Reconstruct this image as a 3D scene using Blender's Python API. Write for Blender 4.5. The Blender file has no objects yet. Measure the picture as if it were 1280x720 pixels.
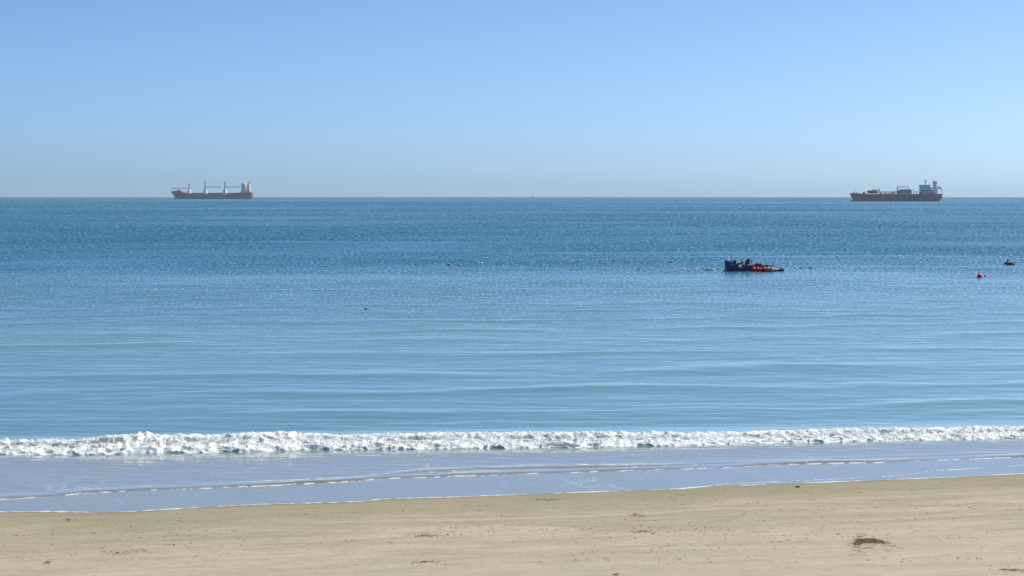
import bpy, math, random
import numpy as np
from math import radians, sin, cos, pi, sqrt, tan

random.seed(7)
RNG = np.random.default_rng(11)
sc = bpy.context.scene
col = sc.collection

# ------------------------------------------------------------------ camera
CAM_H = 13.0                 # eye height above the sea, metres
FPX = 3000.0                 # focal length in photo pixels (1280 wide)
REARTH = 7.4e6               # earth radius with refraction
DIP = sqrt(2 * CAM_H / REARTH)
PITCH = math.atan((360 - 246.3) / FPX) + DIP
cam_data = bpy.data.cameras.new('camera')
cam_data.sensor_width = 36.0
cam_data.lens = FPX / 1280.0 * 36.0
cam_data.clip_start = 0.5
cam_data.clip_end = 60000.0
cam = bpy.data.objects.new('camera', cam_data)
col.objects.link(cam)
cam.location = (0, 0, CAM_H)
cam.rotation_euler = (pi / 2 - PITCH, 0, 0)
sc.camera = cam

# ------------------------------------------------------------------ sky and sun
SUN_AZ, SUN_EL = 61.0, 45.0          # clockwise from the view axis, degrees
world = bpy.data.worlds.new('World')
sc.world = world
world.use_nodes = True
wnt = world.node_tree
bg = wnt.nodes['Background']
sky = wnt.nodes.new('ShaderNodeTexSky')
sky.sky_type = 'NISHITA'
sky.sun_disc = False
sky.sun_elevation = radians(SUN_EL)
sky.sun_rotation = radians(SUN_AZ)
sky.air_density = 0.20
sky.dust_density = 1.05
sky.ozone_density = 5.0
sky.altitude = 0.0
tint = wnt.nodes.new('ShaderNodeMix')
tint.data_type = 'RGBA'
tint.blend_type = 'MULTIPLY'
tint.inputs['Factor'].default_value = 1.0
tint.inputs[7].default_value = (0.81, 1.0, 0.965, 1)      # white balance of the picture
wnt.links.new(sky.outputs[0], tint.inputs[6])
wnt.links.new(tint.outputs[2], bg.inputs['Color'])
bg.inputs['Strength'].default_value = 0.15

sun_data = bpy.data.lights.new('sun', 'SUN')
sun_data.energy = 3.9
sun_data.angle = radians(0.53)
sun_data.color = (1.0, 0.95, 0.87)
sun = bpy.data.objects.new('sun', sun_data)
col.objects.link(sun)
sun.location = (80, 40, 80)
sun.rotation_euler = (pi / 2 - radians(SUN_EL), 0, pi - radians(SUN_AZ))
sc.view_settings.view_transform = 'Standard'
sc.view_settings.look = 'None'
sc.view_settings.gamma = 1.0
sc.view_settings.use_curve_mapping = False
sc.view_settings.exposure = 0.56
sc.cycles.use_denoising = True
sc.cycles.max_bounces = 10
sc.cycles.diffuse_bounces = 6
sc.cycles.volume_bounces = 0
sc.cycles.sample_clamp_indirect = 6.0

# ------------------------------------------------------------------ geometry helpers
def ray(px, py):
    a, b = (px - 640.0) / FPX, -(py - 360.0) / FPX
    return np.array([a, cos(PITCH) + b * sin(PITCH), -sin(PITCH) + b * cos(PITCH)])

def at_sea(px, py):
    """the point of the sea surface seen at a photo pixel"""
    d = ray(px, py)
    hx = sqrt(d[0] ** 2 + d[1] ** 2)
    d = d / hx
    # CAM_H + d.z*r = -r^2/2R
    A, B, Cc = 1 / (2 * REARTH), d[2], CAM_H
    disc = max(B * B - 4 * A * Cc, 0)
    r = (-B - sqrt(disc)) / (2 * A)
    return np.array([d[0] * r, d[1] * r, -r * r / (2 * REARTH)])

def at_range(px, r):
    d = ray(px, 246.0)
    k = r / sqrt(d[0] ** 2 + d[1] ** 2)
    return np.array([d[0] * k, d[1] * k, -r * r / (2 * REARTH)])

def curve(points):
    """photo polyline on the ground -> function y(x)"""
    P = np.array([at_sea(x, y)[:2] for x, y in points])
    sl0 = 0.30
    xs = np.concatenate([[P[0, 0] - 300, P[0, 0] - 40], P[:, 0], [P[-1, 0] + 40, P[-1, 0] + 300]])
    ys = np.concatenate([[P[0, 1] - 40 * sl0 - 20, P[0, 1] - 40 * sl0], P[:, 1], [P[-1, 1] + 40 * sl0, P[-1, 1] + 40 * sl0 + 20]])
    return lambda x: np.interp(x, xs, ys)

shore_y = curve([(-60, 641), (0, 640.5), (60, 640), (110, 641), (160, 640), (240, 635.5), (320, 631), (420, 628.5), (455, 627), (475, 624.5), (500, 623.5),
                 (560, 622), (640, 619), (740, 615.5), (850, 611.5), (905, 606.5), (930, 607), (1000, 604.5), (1100, 600.5), (1200, 596.5), (1280, 592.5), (1340, 590)])
ripple_y = curve([(-60, 628), (0, 625), (60, 621.5), (110, 617), (130, 616), (200, 613), (320, 608.5), (420, 604), (480, 599), (560, 596.5), (640, 593.5),
                  (740, 590.5), (850, 587), (900, 585.5), (960, 582), (1040, 580), (1120, 578.5), (1150, 576.5), (1280, 572), (1340, 570)])
ripple2_y = curve([(-60, 606), (300, 601), (480, 595.5), (530, 591), (600, 587.5), (700, 586), (790, 585), (900, 580.5), (1050, 574.5), (1280, 567), (1340, 565)])
wave_y = curve([(-60, 569.5), (0, 568.5), (100, 569), (200, 567), (320, 565), (400, 563), (500, 562.2), (600, 561.3), (720, 560), (854, 557.5),
                (1000, 554), (1150, 551), (1280, 548), (1340, 546.5)])
WAVE_TOP = ([-60, 0, 70, 120, 170, 230, 330, 427, 600, 720, 854, 980, 1100, 1200, 1280, 1340],
            [548, 547, 548, 544, 542.5, 544.5, 542.5, 545.5, 544.5, 543.5, 543.5, 540, 535.5, 533, 531, 529.5])

def hash2(ix, iy, seed):
    h = (ix.astype(np.int64) * 374761393 + iy.astype(np.int64) * 668265263 + seed * 1442695041) & 0xFFFFFFFF
    h = ((h ^ (h >> 13)) * 1274126177) & 0xFFFFFFFF
    h = h ^ (h >> 16)
    return h

def perlin(x, y, seed=0):
    """2-D gradient noise, about -0.7..0.7"""
    x = np.asarray(x, float); y = np.asarray(y, float)
    x0 = np.floor(x); y0 = np.floor(y)
    fx = x - x0; fy = y - y0
    ux = fx * fx * fx * (fx * (fx * 6 - 15) + 10)
    uy = fy * fy * fy * (fy * (fy * 6 - 15) + 10)
    def g(dx, dy):
        a = hash2(x0 + dx, y0 + dy, seed).astype(float) * (2 * pi / 4294967296.0)
        return np.cos(a) * (fx - dx) + np.sin(a) * (fy - dy)
    a = g(0, 0); b = g(1, 0); c = g(0, 1); d = g(1, 1)
    return (a + (b - a) * ux) * (1 - uy) + (c + (d - c) * ux) * uy

def sstep(a, b, x):
    t = np.clip((x - a) / (b - a), 0, 1)
    return t * t * (3 - 2 * t)

def grid_faces(nr, nc):
    i = np.arange(nr - 1)[:, None] * nc + np.arange(nc - 1)[None, :]
    return np.stack([i, i + 1, i + nc + 1, i + nc], -1).reshape(-1, 4)

def mesh_np(name, V, F, mat=None, parent=None, smooth=True, attrs=None):
    V = np.asarray(V, dtype=np.float32).reshape(-1, 3)
    F = np.asarray(F, dtype=np.int32)
    k = F.shape[1]
    me = bpy.data.meshes.new(name)
    me.vertices.add(len(V))
    me.vertices.foreach_set('co', V.ravel())
    me.loops.add(F.size)
    me.loops.foreach_set('vertex_index', F.ravel())
    me.polygons.add(len(F))
    me.polygons.foreach_set('loop_start', np.arange(0, F.size, k, dtype=np.int32))
    me.polygons.foreach_set('use_smooth', np.full(len(F), smooth))
    for n, a in (attrs or {}).items():
        at = me.attributes.new(n, 'FLOAT', 'POINT')
        at.data.foreach_set('value', np.asarray(a, dtype=np.float32).ravel())
    me.update(calc_edges=True)
    if mat: me.materials.append(mat)
    o = bpy.data.objects.new(name, me)
    col.objects.link(o)
    if parent: o.parent = parent
    return o

class MB:
    """collects simple solids, builds ONE mesh object"""
    def __init__(s): s.v = []; s.f = []
    def add(s, vs, fs):
        n = len(s.v); s.v += [tuple(map(float, p)) for p in vs]; s.f += [tuple(n + i for i in f) for f in fs]; return s
    def box(s, x0, x1, y0, y1, z0, z1, taper=0.0):
        tx, ty = taper * (x1 - x0) / 2, taper * (y1 - y0) / 2
        vs = [(x0, y0, z0), (x1, y0, z0), (x1, y1, z0), (x0, y1, z0),
              (x0 + tx, y0 + ty, z1), (x1 - tx, y0 + ty, z1), (x1 - tx, y1 - ty, z1), (x0 + tx, y1 - ty, z1)]
        return s.add(vs, [(3, 2, 1, 0), (4, 5, 6, 7), (0, 1, 5, 4), (1, 2, 6, 5), (2, 3, 7, 6), (3, 0, 4, 7)])
    def tube(s, p, q, r0, r1=None, n=10):
        r1 = r0 if r1 is None else r1
        p, q = np.array(p, float), np.array(q, float)
        d = q - p; d /= np.linalg.norm(d)
        a = np.cross(d, (0, 0, 1) if abs(d[2]) < .9 else (1, 0, 0)); a /= np.linalg.norm(a); b = np.cross(d, a)
        vs = []
        for c, r in ((p, r0), (q, r1)):
            for k in range(n):
                t = 2 * pi * k / n
                vs.append(c + r * (a * cos(t) + b * sin(t)))
        fs = [(k, (k + 1) % n, n + (k + 1) % n, n + k) for k in range(n)] + [tuple(range(n))[::-1], tuple(range(n, 2 * n))]
        return s.add(vs, fs)
    def lathe(s, prof, c=(0, 0, 0), n=16, axis='z', sy=1.0):
        """prof: (r, h) pairs along the axis"""
        vs = []
        for r, h in prof:
            for k in range(n):
                t = 2 * pi * k / n
                u, w = r * cos(t), r * sin(t) * sy
                vs.append((c[0] + u, c[1] + w, c[2] + h) if axis == 'z' else ((c[0] + h, c[1] + u, c[2] + w)))
        m = len(prof)
        fs = [(j * n + k, j * n + (k + 1) % n, (j + 1) * n + (k + 1) % n, (j + 1) * n + k) for j in range(m - 1) for k in range(n)]
        fs += [tuple(range(n))[::-1], tuple((m - 1) * n + k for k in range(n))]
        return s.add(vs, fs)
    def ball(s, c, r, n=12, sz=1.0, sx=1.0):
        prof = [(r * sin(pi * j / 8) + 1e-4, -r * sz * cos(pi * j / 8)) for j in range(9)]
        v0 = len(s.v); s.lathe(prof, c, n)
        if sx != 1.0:
            for i in range(v0, len(s.v)):
                x, y, z = s.v[i]; s.v[i] = (c[0] + (x - c[0]) * sx, y, z)
        return s
    def prism(s, pts, y0, y1):
        """outline in (x, z) extruded along y"""
        n = len(pts)
        vs = [(x, y0, z) for x, z in pts] + [(x, y1, z) for x, z in pts]
        fs = [tuple(range(n)), tuple(range(n, 2 * n))[::-1]] + [((i + 1) % n, i, n + i, n + (i + 1) % n) for i in range(n)]
        return s.add(vs, fs)
    def build(s, name, mat, parent=None, smooth=False, bevel=0.0):
        me = bpy.data.meshes.new(name)
        me.from_pydata(s.v, [], s.f)
        me.validate()
        import bmesh
        bm = bmesh.new(); bm.from_mesh(me)
        bmesh.ops.recalc_face_normals(bm, faces=bm.faces)
        if bevel > 0:
            bmesh.ops.bevel(bm, geom=[e for e in bm.edges if len(e.link_faces) == 2 and e.calc_face_angle(0) > 0.6], offset=bevel, segments=2, affect='EDGES', clamp_overlap=True)
        bm.to_mesh(me); bm.free()
        if smooth:
            me.polygons.foreach_set('use_smooth', [True] * len(me.polygons))
            try: me.set_sharp_from_angle(angle=radians(42))
            except Exception: pass
        me.materials.append(mat)
        o = bpy.data.objects.new(name, me)
        col.objects.link(o)
        if parent: o.parent = parent
        return o

def thing(name, label, cat, loc=(0, 0, 0), rz=0.0, group=None):
    o = bpy.data.objects.new(name, None)
    o.empty_display_size = 0.3
    col.objects.link(o)
    o.location = [float(c) for c in loc]; o.rotation_euler = (0, 0, rz)
    tag(o, label, cat, group)
    return o

def tag(o, label=None, cat=None, group=None, kind=None):
    if label: o['label'] = label
    if cat: o['category'] = cat
    if group: o['group'] = group
    if kind: o['kind'] = kind
    return o

# ------------------------------------------------------------------ materials
class NT:
    def __init__(s, name):
        s.m = bpy.data.materials.new(name); s.m.use_nodes = True
        s.t = s.m.node_tree; s.t.nodes.clear()
        s.out = s.n('ShaderNodeOutputMaterial')
    def n(s, typ, **kw):
        nd = s.t.nodes.new(typ)
        for k, v in kw.items(): setattr(nd, k, v)
        return nd
    def l(s, a, b): s.t.links.new(a, b)
    def put(s, inp, v):
        if hasattr(v, 'is_linked') or isinstance(v, bpy.types.NodeSocket): s.l(v, inp)
        else: inp.default_value = v
    def math(s, op, a, b=0.0, c=None, clamp=False):
        nd = s.n('ShaderNodeMath', operation=op, use_clamp=clamp)
        s.put(nd.inputs[0], a); s.put(nd.inputs[1], b)
        if c is not None: s.put(nd.inputs[2], c)
        return nd.outputs[0]
    def vmath(s, op, a, b=(0, 0, 0)):
        nd = s.n('ShaderNodeVectorMath', operation=op)
        s.put(nd.inputs[0], a)
        if op == 'SCALE': s.put(nd.inputs['Scale'], b)
        else: s.put(nd.inputs[1], b)
        return nd.outputs[0]
    def rng(s, v, a, b, c=0.0, d=1.0, smooth=True):
        nd = s.n('ShaderNodeMapRange', interpolation_type='SMOOTHSTEP' if smooth else 'LINEAR')
        s.put(nd.inputs[0], v)
        for i, x in enumerate((a, b, c, d)): s.put(nd.inputs[1 + i], x)
        return nd.outputs[0]
    def pos(s): return s.n('ShaderNodeTexCoord').outputs['Object']
    def scaled(s, sx, sy, sz, rot=0.0, off=(0, 0, 0), p=None):
        p = p or s.pos()
        if rot:
            rn = s.n('ShaderNodeMapping'); s.put(rn.inputs[0], p); rn.inputs['Rotation'].default_value = (0, 0, rot); p = rn.outputs[0]; rot = 0.0
        nd = s.n('ShaderNodeMapping'); s.put(nd.inputs[0], p)
        nd.inputs['Location'].default_value = off
        nd.inputs['Rotation'].default_value = (0, 0, rot); nd.inputs['Scale'].default_value = (sx, sy, sz)
        return nd.outputs[0]
    def noise(s, vec, scale=1.0, detail=2.0, rough=0.5, dim='3D', dist=0.0):
        nd = s.n('ShaderNodeTexNoise', noise_dimensions=dim)
        s.put(nd.inputs['Vector'], vec); nd.inputs['Scale'].default_value = scale
        nd.inputs['Detail'].default_value = detail; nd.inputs['Roughness'].default_value = rough
        nd.inputs['Distortion'].default_value = dist
        return nd
    def mix(s, f, a, b):
        nd = s.n('ShaderNodeMix', data_type='RGBA')
        s.put(nd.inputs[0], f); s.put(nd.inputs[6], a if not isinstance(a, tuple) else (*a, 1)); s.put(nd.inputs[7], b if not isinstance(b, tuple) else (*b, 1))
        return nd.outputs[2]
    def attr(s, name): return s.n('ShaderNodeAttribute', attribute_name=name).outputs['Fac']
    def bsdf(s, colr, rough=0.5, spec=0.5, metal=0.0, normal=None, ior=None):
        b = s.n('ShaderNodeBsdfPrincipled')
        s.put(b.inputs['Base Color'], (*colr, 1) if isinstance(colr, tuple) else colr)
        s.put(b.inputs['Roughness'], rough); b.inputs['Specular IOR Level'].default_value = spec; b.inputs['Metallic'].default_value = metal
        if ior: b.inputs['IOR'].default_value = ior
        if normal is not None: s.l(normal, b.inputs['Normal'])
        return b
    def done(s, sh): s.l(sh, s.out.inputs['Surface']); return s.m

def lin(r, g, b):
    f = lambda c: c / 12.92 if c <= 0.04045 else ((c + 0.055) / 1.055) ** 2.4
    return (f(r / 255), f(g / 255), f(b / 255))

def paint(name, c, rough=0.5, wear=0.35, scale=1.0, dirt=(0.10, 0.07, 0.05)):
    """painted or plastic surface with vertical stains and blotchy wear"""
    t = NT(name)
    n1 = t.noise(t.scaled(scale, scale, scale * 0.35), 1.0, 6, 0.6)
    n2 = t.noise(t.scaled(scale * 0.2, scale * 0.2, scale * 0.2), 1.0, 3, 0.5)
    m = t.math('MULTIPLY', t.rng(n1.outputs[0], 0.5, 0.75), wear)
    c2 = t.mix(t.math('MULTIPLY', t.rng(n2.outputs[0], 0.3, 0.7), 0.35), c, tuple(min(1, x * 1.25 + 0.01) for x in c))
    bs = t.bsdf(t.mix(m, c2, dirt), t.rng(n1.outputs[0], 0.2, 0.8, rough, min(1, rough + 0.3)), 0.4)
    return t.done(bs.outputs[0])

M = {}

# ---- sea: one opaque sheet, colour follows the depth, ripples tilt the normal
def sea_material():
    t = NT('sea_water')
    s = t.attr('shore'); beh = t.attr('behind'); calm = t.attr('ruffle')
    p = t.pos()
    def sl(lx, ly, seedoff, det=2.0):
        nd = t.noise(t.scaled(1 / lx, 1 / ly, 1, off=(seedoff, seedoff * 1.7, 0), p=p), 1.0, det, 0.55, '2D')
        return t.vmath('SUBTRACT', nd.outputs['Color'], (0.5, 0.5, 0.5))
    a = sl(2.2, 0.75, 3.1); b = sl(0.7, 0.28, 9.7); c = sl(9.0, 3.2, 21.0)
    sm = t.vmath('ADD', t.vmath('ADD', a, t.vmath('SCALE', b, 0.8)), t.vmath('SCALE', c, 0.7))
    # strength of the ripples: glassy in the wash, light near shore, ruffled by wind farther out
    amp = t.math('MULTIPLY', calm, t.math('MULTIPLY', t.rng(beh, -9.0, -3.0, 0.35, 2.0), t.rng(beh, 0.0, 6.0, 1.0, 0.55)))
    xyz = t.n('ShaderNodeSeparateXYZ'); t.l(sm, xyz.inputs[0])
    sx = t.math('MULTIPLY', t.math('MULTIPLY', xyz.outputs[0], 0.6), amp)
    sy = t.math('MULTIPLY', xyz.outputs[1], amp)
    # wavelet crests of the ruffled water, their size growing with the range as only the taller ones stay visible
    wv = t.n('ShaderNodeCombineXYZ')
    t.l(t.math('DIVIDE', t.attr('bearing'), 0.0014), wv.inputs[0]); t.l(t.math('DIVIDE', t.attr('lograng'), 0.011), wv.inputs[1])
    cr = t.noise(wv.outputs[0], 1.0, 2.0, 0.6, '2D')
    crest = t.math('MULTIPLY', t.math('SUBTRACT', cr.outputs[0], 0.5), t.rng(beh, 40, 330, 0.5, 2.6))
    sy = t.math('ADD', sy, t.math('MULTIPLY', crest, amp))
    tilt = t.math('SUBTRACT', sy, t.math('MULTIPLY', amp, 0.42))       # faces turned to the beach are the steep ones
    cb = t.n('ShaderNodeCombineXYZ'); t.l(sx, cb.inputs[0]); t.l(tilt, cb.inputs[1])
    geo = t.n('ShaderNodeNewGeometry')
    nrm = t.vmath('NORMALIZE', t.vmath('ADD', geo.outputs['Normal'], cb.outputs[0]))
    # body colour
    deep = t.mix(t.rng(s, 60, 380), (0.135, 0.260, 0.262), (0.024, 0.140, 0.240))
    big = t.noise(t.scaled(1 / 260, 1 / 60, 1, p=p), 1.0, 3, 0.5, '2D')
    deep = t.mix(t.math('MULTIPLY', t.rng(big.outputs[0], 0.35, 0.65), 0.35), deep, (0.030, 0.130, 0.195))
    sandy = t.noise(t.scaled(1 / 2.5, 1 / 0.9, 1, p=p), 1.0, 4, 0.6, '2D')
    thin = t.mix(sandy.outputs[0], (0.300, 0.312, 0.295), (0.205, 0.238, 0.258))
    base = t.mix(t.rng(beh, -2.0, 1.2), thin, deep)
    base = t.mix(t.math('MULTIPLY', t.attr('silt'), 0.85), base, (0.175, 0.130, 0.078))
    # lacy foam threads left on the wash
    vw = t.noise(t.scaled(0.6, 0.25, 1, p=p), 1.0, 3, 0.6, '2D')
    vv = t.n('ShaderNodeTexVoronoi', feature='DISTANCE_TO_EDGE', voronoi_dimensions='2D')
    t.l(t.vmath('ADD', t.scaled(0.55, 0.22, 1, p=p), t.vmath('SCALE', vw.outputs['Color'], 1.3)), vv.inputs['Vector'])
    vv.inputs['Scale'].default_value = 1.0
    lace = t.rng(vv.outputs[0], 0.0, 0.05, 1.0, 0.0)
    patch = t.noise(t.scaled(0.20, 0.09, 1, off=(5, 2, 0), p=p), 1.0, 3, 0.6, '2D')
    lace = t.math('MULTIPLY', lace, t.rng(patch.outputs[0], 0.52, 0.70))
    speck = t.noise(t.scaled(7.0, 2.2, 1, p=p), 1.0, 1, 0.5, '2D')
    sp = t.rng(speck.outputs[0], 0.77, 0.86)
    fm = t.math('MULTIPLY', t.math('MAXIMUM', t.math('MULTIPLY', lace, 0.26), t.math('MULTIPLY', sp, 0.45)), t.rng(beh, -9.0, -2.5, 1.0, 0.0))
    fm = t.math('MAXIMUM', fm, t.attr('foam'))
    base = t.mix(fm, base, (0.82, 0.83, 0.84))
    rough = t.math('ADD', t.rng(s, 30, 500, 0.05, 0.22), t.math('MULTIPLY', fm, 0.6))
    bs = t.bsdf(base, rough, 0.5, normal=nrm, ior=1.333)
    return t.done(bs.outputs[0])

def sand_material():
    t = NT('beach_sand')
    s = t.attr('shore')                 # negative up the beach
    p = t.pos()
    band = t.noise(t.scaled(1 / 13, 1 / 3.6, 1, rot=radians(-17), p=p), 1.0, 5, 0.55, '2D', 1.0)
    fine = t.noise(t.scaled(1 / 3.0, 1 / 0.7, 1, rot=radians(-15), p=p), 1.0, 6, 0.65, '2D')
    grain = t.noise(t.scaled(26, 26, 26, p=p), 1.0, 4, 0.7, '3D')
    c = t.mix(t.rng(band.outputs[0], 0.34, 0.66), (0.318, 0.284, 0.200), (0.420, 0.360, 0.268))
    c = t.mix(t.math('MULTIPLY', t.rng(fine.outputs[0], 0.45, 0.68), 0.45), c, (0.250, 0.215, 0.140))
    c = t.mix(t.math('MULTIPLY', t.rng(grain.outputs[0], 0.35, 0.7), 0.22), c, (0.215, 0.170, 0.110))
    mott = t.noise(t.scaled(5.5, 1.3, 1, p=p), 1.0, 3, 0.7, '2D')
    c = t.mix(t.math('MULTIPLY', t.rng(mott.outputs[0], 0.5, 0.72), 0.35), c, (0.200, 0.165, 0.105))
    damp = t.math('ADD', s, t.math('MULTIPLY', band.outputs[0], 3.0))
    wet = t.rng(damp, -9.0, 1.0)
    vw = t.rng(s, -0.7, 0.2)
    c = t.mix(t.math('MULTIPLY', wet, 0.62), c, (0.205, 0.180, 0.108))
    c = t.mix(t.math('MULTIPLY', vw, 0.6), c, (0.15, 0.125, 0.088))
    dry = t.rng(s, -12, -26)
    c = t.mix(t.math('MULTIPLY', dry, 0.35), c, (0.44, 0.39, 0.29))
    h = t.math('ADD', t.math('MULTIPLY', fine.outputs[0], 0.055), t.math('MULTIPLY', grain.outputs[0], 0.010))
    bump = t.n('ShaderNodeBump'); bump.inputs['Strength'].default_value = 0.9; bump.inputs['Distance'].default_value = 1.0
    t.l(h, bump.inputs['Height'])
    bs = t.bsdf(c, t.math('SUBTRACT', 0.95, t.math('MULTIPLY', vw, 0.5)), 0.25, normal=bump.outputs[0])
    return t.done(bs.outputs[0])

def foam_material():
    t = NT('sea_foam')
    p = t.pos()
    n1 = t.noise(p, 1.5, 5, 0.6)
    n2 = t.noise(p, 7.0, 4, 0.65)
    f = t.math('ADD', t.math('MULTIPLY', n1.outputs[0], 0.6), t.math('MULTIPLY', n2.outputs[0], 0.4))
    c = t.mix(t.rng(f, 0.37, 0.47), (0.60, 0.69, 0.70), (0.95, 0.955, 0.96))
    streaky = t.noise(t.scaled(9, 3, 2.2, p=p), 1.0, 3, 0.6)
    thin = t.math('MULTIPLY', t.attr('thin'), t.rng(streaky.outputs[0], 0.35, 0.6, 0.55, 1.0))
    c = t.mix(thin, c, (0.42, 0.54, 0.54))  # painted hollow shade and less aerated water share this grey teal
    bs = t.bsdf(c, 0.75, 0.25)
    tr = t.n('ShaderNodeBsdfTranslucent'); t.l(c, tr.inputs[0])
    mx = t.n('ShaderNodeMixShader'); mx.inputs[0].default_value = 0.27
    t.l(bs.outputs[0], mx.inputs[1]); t.l(tr.outputs[0], mx.inputs[2])
    return t.done(mx.outputs[0])

M['sea'] = sea_material()
M['sand'] = sand_material()
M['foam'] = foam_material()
M['froth'] = paint('thin_froth', (0.55, 0.55, 0.54), 0.8, 0.5, 6.0, (0.36, 0.35, 0.33))

# ------------------------------------------------------------------ the sea
def fan_angles(n, half=radians(14.6)):
    core = np.linspace(-half, half, n)
    out = half + (radians(58) - half) * (np.linspace(0, 1, 22)[1:] ** 1.6)
    return np.concatenate([-out[::-1], core, out])

TH = fan_angles(470)
NCOL = len(TH)
# range at which each ray meets the shoreline
def ray_range(fn):
    r = np.full(NCOL, 105.0)
    for _ in range(60):
        r = 0.6 * r + 0.4 * fn(r * np.sin(TH)) / np.cos(TH)
    return r
RS = ray_range(shore_y)
d1 = np.arange(0, 42, 0.12)
d2 = np.arange(42, 250, 0.45)
rows = [d1, d2]
g, x = [], 250.0
while x < 3200: g.append(x); x += (x + 105) * 0.0031
while x < 21000: g.append(x); x *= 1.045
rows.append(np.array(g))
DL = np.concatenate(rows)
NROW = len(DL)
RR = RS[None, :] + DL[:, None]
X = RR * np.sin(TH)[None, :]
Y = RR * np.cos(TH)[None, :]
S = Y - shore_y(X)
BEH = Y - wave_y(X)
def px_of(Xa, Ya): return 640 + FPX * Xa / (Ya * cos(PITCH))
PXC = px_of(X, Y)

Z = -(RR ** 2) / (2 * REARTH)
# long low swells running in, sharper on the shore side
lines = wave_y(X)
dist = Y - lines
warp = 3.6 * perlin(X / 30, Y / 26, 3) + 2.0 * perlin(X / 11, Y / 14, 4)
ph = (dist + warp * 2.0) / 17.5
sw = 0.5 + 0.5 * np.cos(2 * pi * ph + 0.6 * np.sin(2 * pi * ph))
ampm = np.clip(0.45 + 1.5 * perlin(X / 15, Y / 14, 9), 0.0, 1.3)
Z += 0.15 * sw ** 1.6 * ampm * sstep(6, 26, BEH) * (1 - 0.75 * sstep(70, 190, BEH))
# wind chop: long-crested close in, shorter and rougher outside
ruff = sstep(60, 330, BEH)
lr = np.log(RR)
TT = TH[None, :] + 0 * RR
patch = np.clip(0.95 + 1.1 * perlin(TT * 4.5 + 3, lr * 5.5, 15) + 0.7 * perlin(TT * 13, lr * 17, 16), 0.3, 1.8)
streak = np.clip(1.0 - 3.4 * np.clip(perlin(TT * 5 + 9, lr * 26, 31) + 0.4 * perlin(TT * 16, lr * 60, 32) - 0.26, 0, 1), 0.3, 1.0)
near = (perlin(X / 5.5, Y / 2.3, 21) + 0.6 * perlin(X / 2.6, Y / 1.15, 22) + 0.9 * perlin(X / 9, Y / 5.2, 23) + 0.30 * perlin(X / 1.5, Y / 0.95, 24))
Z += 0.034 * near * sstep(0.5, 14, BEH) * (1 - sstep(160, 420, BEH))
jj = np.arange(NCOL)[None, :] + 0 * RR
ii = np.arange(NROW)[:, None] + 0 * RR
far = perlin(jj / 2.3, ii / 2.2, 41) + 0.7 * perlin(jj / 5.1 + 7, ii / 3.9, 42) + 0.4 * perlin(jj / 1.4, ii / 1.3, 43)
spacing = np.gradient(RR, axis=0)
Z += np.minimum(0.10 * spacing, 0.42) * far * patch * streak * sstep(110, 330, BEH) * (1 - sstep(2600, 3300, RR))
# body of the breaking wave
def wave_H(xa):
    """crest height wanted about 1.5 m behind the base line"""
    yb = wave_y(xa)
    topy = np.interp(px_of(xa, yb), WAVE_TOP[0], WAVE_TOP[1])
    ang = PITCH - np.arctan((360 - topy) / FPX)
    return np.clip(CAM_H - np.tan(ang) * np.sqrt(xa ** 2 + (yb + 1.5) ** 2), 0.3, 1.4) - 0.04
bore = np.where(BEH < 0, 0, np.where(BEH < 2.0, sstep(0.75, 2.0, BEH), 1 - sstep(2.0, 11.0, BEH)))
Z += 0.70 * wave_H(X) * bore
# wavelets in the wash
def ridge(fn, h, front, back, seed):
    d = Y - fn(X) + 0.22 * perlin(X / 1.6, Y * 0, seed) + 0.1 * perlin(X / 0.45, Y * 0, seed + 1)
    w = np.clip(0.65 + 0.9 * perlin(X / 6, Y * 0, seed + 2), 0.1, 1.2)
    up = np.where(d < 0, 0, np.where(d < front, sstep(0, front, d), 1 - sstep(front, back, d)))
    return h * up * w, d, w
r1, rd1, rw1 = ridge(ripple_y, 0.085, 0.42, 2.6, 51)
r2, rd2, rw2 = ridge(ripple2_y, 0.06, 0.40, 2.2, 57)
mask2 = sstep(440, 520, PXC) * (1 - 0.6 * sstep(850, 950, PXC))
Z += r1 + r2 * mask2
wash = sstep(0.0, 3.0, S) * (1 - sstep(-2, 1, BEH))
Z += 0.012 * wash * (perlin(X / 2.6, Y / 0.9, 61) + 0.6 * perlin(X / 1.1, Y / 0.5, 62)) * sstep(0.2, 1.5, rd1)
Z += 0.010 * sstep(0.0, 0.3, S)
silt = np.maximum(np.exp(-((rd1 - 0.30) / 0.26) ** 2) * rw1, 0.8 * mask2 * np.exp(-((rd2 - 0.28) / 0.22) ** 2) * rw2)
fo = 0.9 * np.exp(-((rd1 - 0.05) / 0.10) ** 2) * (perlin(X / 0.55, Y / 0.6, 71) + 0.55 * perlin(X / 3.5, Y * 0, 72) > 0.08)
fo = np.maximum(fo, 0.9 * mask2 * np.exp(-((rd2 - 0.05) / 0.08) ** 2) * (perlin(X / 0.5, Y / 0.6, 75) > 0.28))
RUF = (0.022 + 0.045 * sstep(20, 120, BEH) + 0.26 * sstep(70, 470, BEH)) * (1 + (patch * streak - 1) * sstep(60, 300, BEH))
sea = mesh_np('sea', np.stack([X, Y, Z], -1), grid_faces(NROW, NCOL), M['sea'], attrs={'shore': S, 'behind': BEH, 'foam': fo, 'silt': silt, 'ruffle': RUF, 'bearing': TT, 'lograng': lr})
tag(sea, 'blue sea reaching from the wash on the beach to the horizon', kind='structure')

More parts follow.
